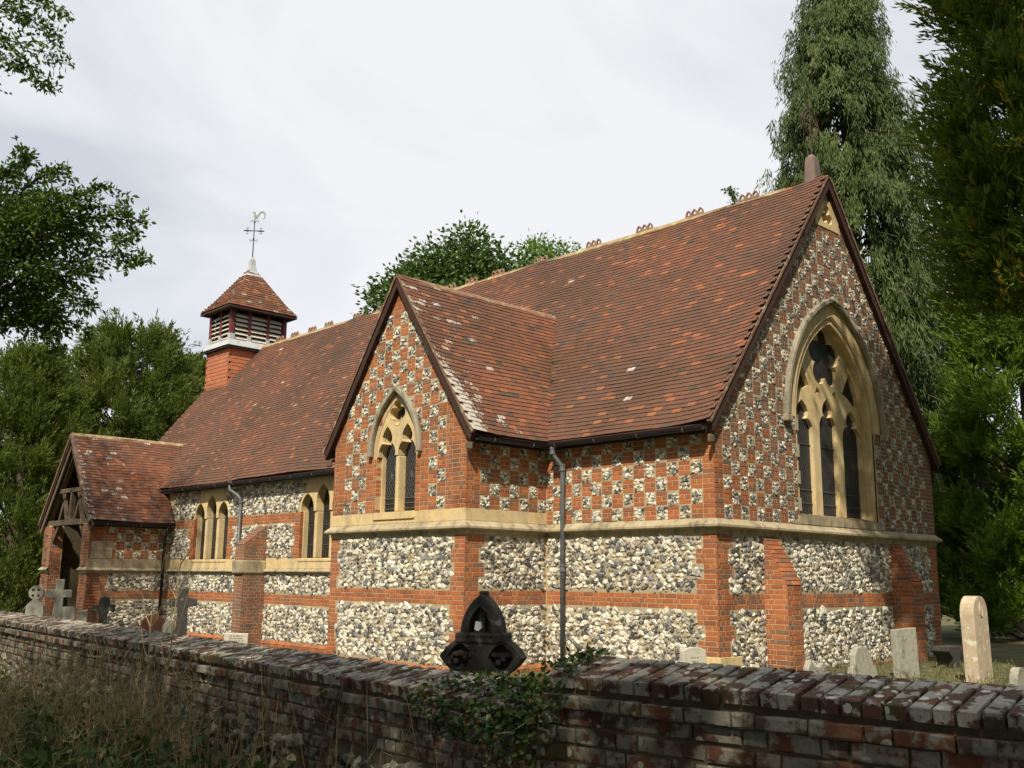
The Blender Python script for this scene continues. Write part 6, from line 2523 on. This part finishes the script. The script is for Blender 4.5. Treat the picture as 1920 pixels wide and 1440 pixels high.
def blades(n, xy, h, w, tint, mat, name, label, cat, bend=0.5):
    """grass blades: two leaves end to end so that they bend"""
    z = ground_z(xy[:, 0], xy[:, 1])
    P = np.column_stack([xy, z])
    hh = h * RNG.uniform(0.5, 1.3, n)
    dr = np.column_stack([RNG.normal(0, 0.35, n), RNG.normal(0, 0.35, n), np.ones(n)])
    dr /= np.linalg.norm(dr, axis=1, keepdims=True)
    V1 = leaf_geo(P, dr, hh * 0.75, w)
    tip = P + dr * (hh * 0.42)[:, None]
    d2 = dr + np.column_stack([RNG.normal(0, bend, n), RNG.normal(0, bend, n), np.zeros(n)])
    V2 = leaf_geo(tip, d2, hh * 0.6, w * 0.8)
    V = np.concatenate([V1, V2])
    t = RNG.uniform(tint[0], tint[1], n)
    o = leaves_obj(name, V, mat, None, np.concatenate([t, t]))
    tag(o, label, cat, None, 'stuff')


def scatter(n, f):
    out = []
    while len(out) < n:
        out += f()
    return np.array(out[:n])


n = 26000
xy = np.column_stack([RNG.uniform(-13, 6.0, n), np.zeros(n)])
xy[:, 1] = -9.06 - (xy[:, 0] - 5.31) * 0.0894 - 0.08 - 2.6 * RNG.beta(1.1, 1.6, n)
blades(n, xy, 0.42, 0.014, (0.0, 0.85), 'grass_blade', 'verge_grass', 'long rough grass on the verge below the wall at the left', 'grass')
n = 14000
xy = np.column_stack([RNG.uniform(-6, 9.0, n), RNG.uniform(-8.2, 6.0, n)])
keep = ~((xy[:, 0] < 0.1) & (xy[:, 1] > -0.1)) & ~((xy[:, 0] < VX1 + 0.1) & (xy[:, 1] > VY - 0.1))
xy = xy[keep]
blades(len(xy), xy, 0.17, 0.010, (0.1, 1.0), 'grass_blade', 'churchyard_grass', 'uncut grass among the gravestones behind the wall', 'grass')
# broad leaved weeds
n = 16000
u = -9.5 + 9.6 * RNG.beta(1.2, 1.0, n)
cl = RNG.normal(0, 1, (90, 2)) * np.array([2.9, 0.25]) + np.array([-4.4, -0.95])
P = np.zeros((n, 3))
idx = RNG.integers(0, 90, n)
uu_, dd_ = cl[idx, 0] + RNG.normal(0, 0.16, n), np.clip(-cl[idx, 1] + RNG.normal(0, 0.14, n), 0.1, 2.4)
P = FL_.P(uu_, -0.40 + 0.85 * RNG.beta(1.2, 2.2, n), dd_)
V = leaf_geo(P, RNG.normal(0, 0.6, (n, 3)) + np.array([0, 0, 0.25]), 0.085 * RNG.uniform(0.6, 1.4, n), 0.045 * RNG.uniform(0.6, 1.4, n))
o = leaves_obj('weeds', V, 'weed_leaf', None, RNG.uniform(0, 1, n))
tag(o, 'green nettles and weeds crowding the foot of the wall', 'weeds', None, 'stuff')


def stems(name, label, roots, hmin, hmax, spread, nbr, mat, r=0.006):
    m = MB()
    for p in roots:
        h = random.uniform(hmin, hmax)
        d = np.array([random.gauss(0, spread), random.gauss(0, spread * 0.5), 1.0])
        q = np.array(p, float)
        pts = [q]
        for k in range(5):
            d = d + np.array([random.gauss(0, 0.09), random.gauss(0, 0.06), 0])
            q = q + unit(d) * h / 5
            pts.append(q)
        m.tube(pts, list(np.linspace(r, r * 0.3, 6)), 4, False)
        for k in range(nbr):
            i = random.randint(2, 5)
            e = pts[i] + np.array([random.gauss(0, 0.12), random.gauss(0, 0.08), random.uniform(0.03, 0.2)]) * (h / 1.3)
            mid = (pts[i] + e) / 2 + np.array([0, 0, -0.02])
            m.tube([pts[i], mid, e], [r * 0.55, r * 0.4, r * 0.2], 3, False)
            for j in range(3):
                f = e + np.array([random.gauss(0, 0.05), random.gauss(0, 0.05), random.uniform(0.0, 0.09)])
                m.tube([mid if j % 2 else e, f], [r * 0.3, r * 0.15], 3, False)
    me = m.mesh(name)
    a_ = me.attributes.new('tint', 'FLOAT', 'FACE')
    a_.data.foreach_set('value', RNG.uniform(0, 1, len(me.polygons)).astype(np.float32))
    o = add(name, me, mat)
    return tag(o, label, 'dead weeds', None, 'stuff')


rt = [FL_.p(random.gauss(-4.9, 1.3), -0.45, random.uniform(0.2, 1.5)) for _ in range(330)]
stems('dead_weeds', 'straw coloured dead weed stems in front of the left of the wall', rt, 0.55, 1.25, 0.24, 7, 'dry_stem', 0.0055)
rt = [FL_.p(random.uniform(-9.0, -0.2), random.uniform(-0.45, 0.0), random.uniform(0.15, 0.7)) for _ in range(130)]
stems('grass_stalks', 'thin dry grass stalks leaning along the wall', rt, 0.6, 1.2, 0.30, 1, 'dry_stem', 0.0032)
# two tall dead stalks standing above the coping
for k, (u, h, lean, lab) in enumerate(((-4.55, 1.95, -0.10, 'tall forked dead stalk rising above the coping, left of the pair'), (-4.20, 1.90, 0.02, 'tall straight dead stalk rising above the coping, right of the pair'))):
    m = MB()
    p = FL_.p(u, -0.4, 0.35)
    pts = [p + np.array([lean * t * 1.2 + random.gauss(0, 0.012), 0.1 * t, h * t]) for t in np.linspace(0, 1, 8)]
    m.tube(pts, list(np.linspace(0.011, 0.003, 8)), 5)
    for j in range(9):
        i = 3 + j % 5
        s = -1 if j % 2 else 1
        e = pts[i] + np.array([s * random.uniform(0.08, 0.28), 0.02, random.uniform(0.12, 0.36)])
        m.tube([pts[i], (pts[i] + e) / 2 + np.array([s * 0.02, 0, -0.02]), e], [0.005, 0.004, 0.002], 4)
    me = m.mesh('dead_stalk')
    a_ = me.attributes.new('tint', 'FLOAT', 'FACE')
    a_.data.foreach_set('value', np.full(len(me.polygons), 0.8, np.float32))
    tag(add('dead_stalk', me, 'dry_stem'), lab, 'dead stalk', 'tall dead stalks above the wall')
# plant on the ridge
n = 160
P = np.array([-1.93, YR, ZR + 0.05]) + np.column_stack([RNG.normal(0, 0.05, n) - 0.16 * (w_ := RNG.uniform(0, 1, n)) ** 1.5, RNG.normal(0, 0.05, n), w_ * 0.36])
V = leaf_geo(P, RNG.normal(0, 1, (n, 3)), 0.07, 0.04)
tag(leaves_obj('ridge_plant', V, 'weed_leaf', None, RNG.uniform(0, 1, n)), 'small mossy plant growing on the ridge beside the last crest tile', 'plant', None, 'stuff')
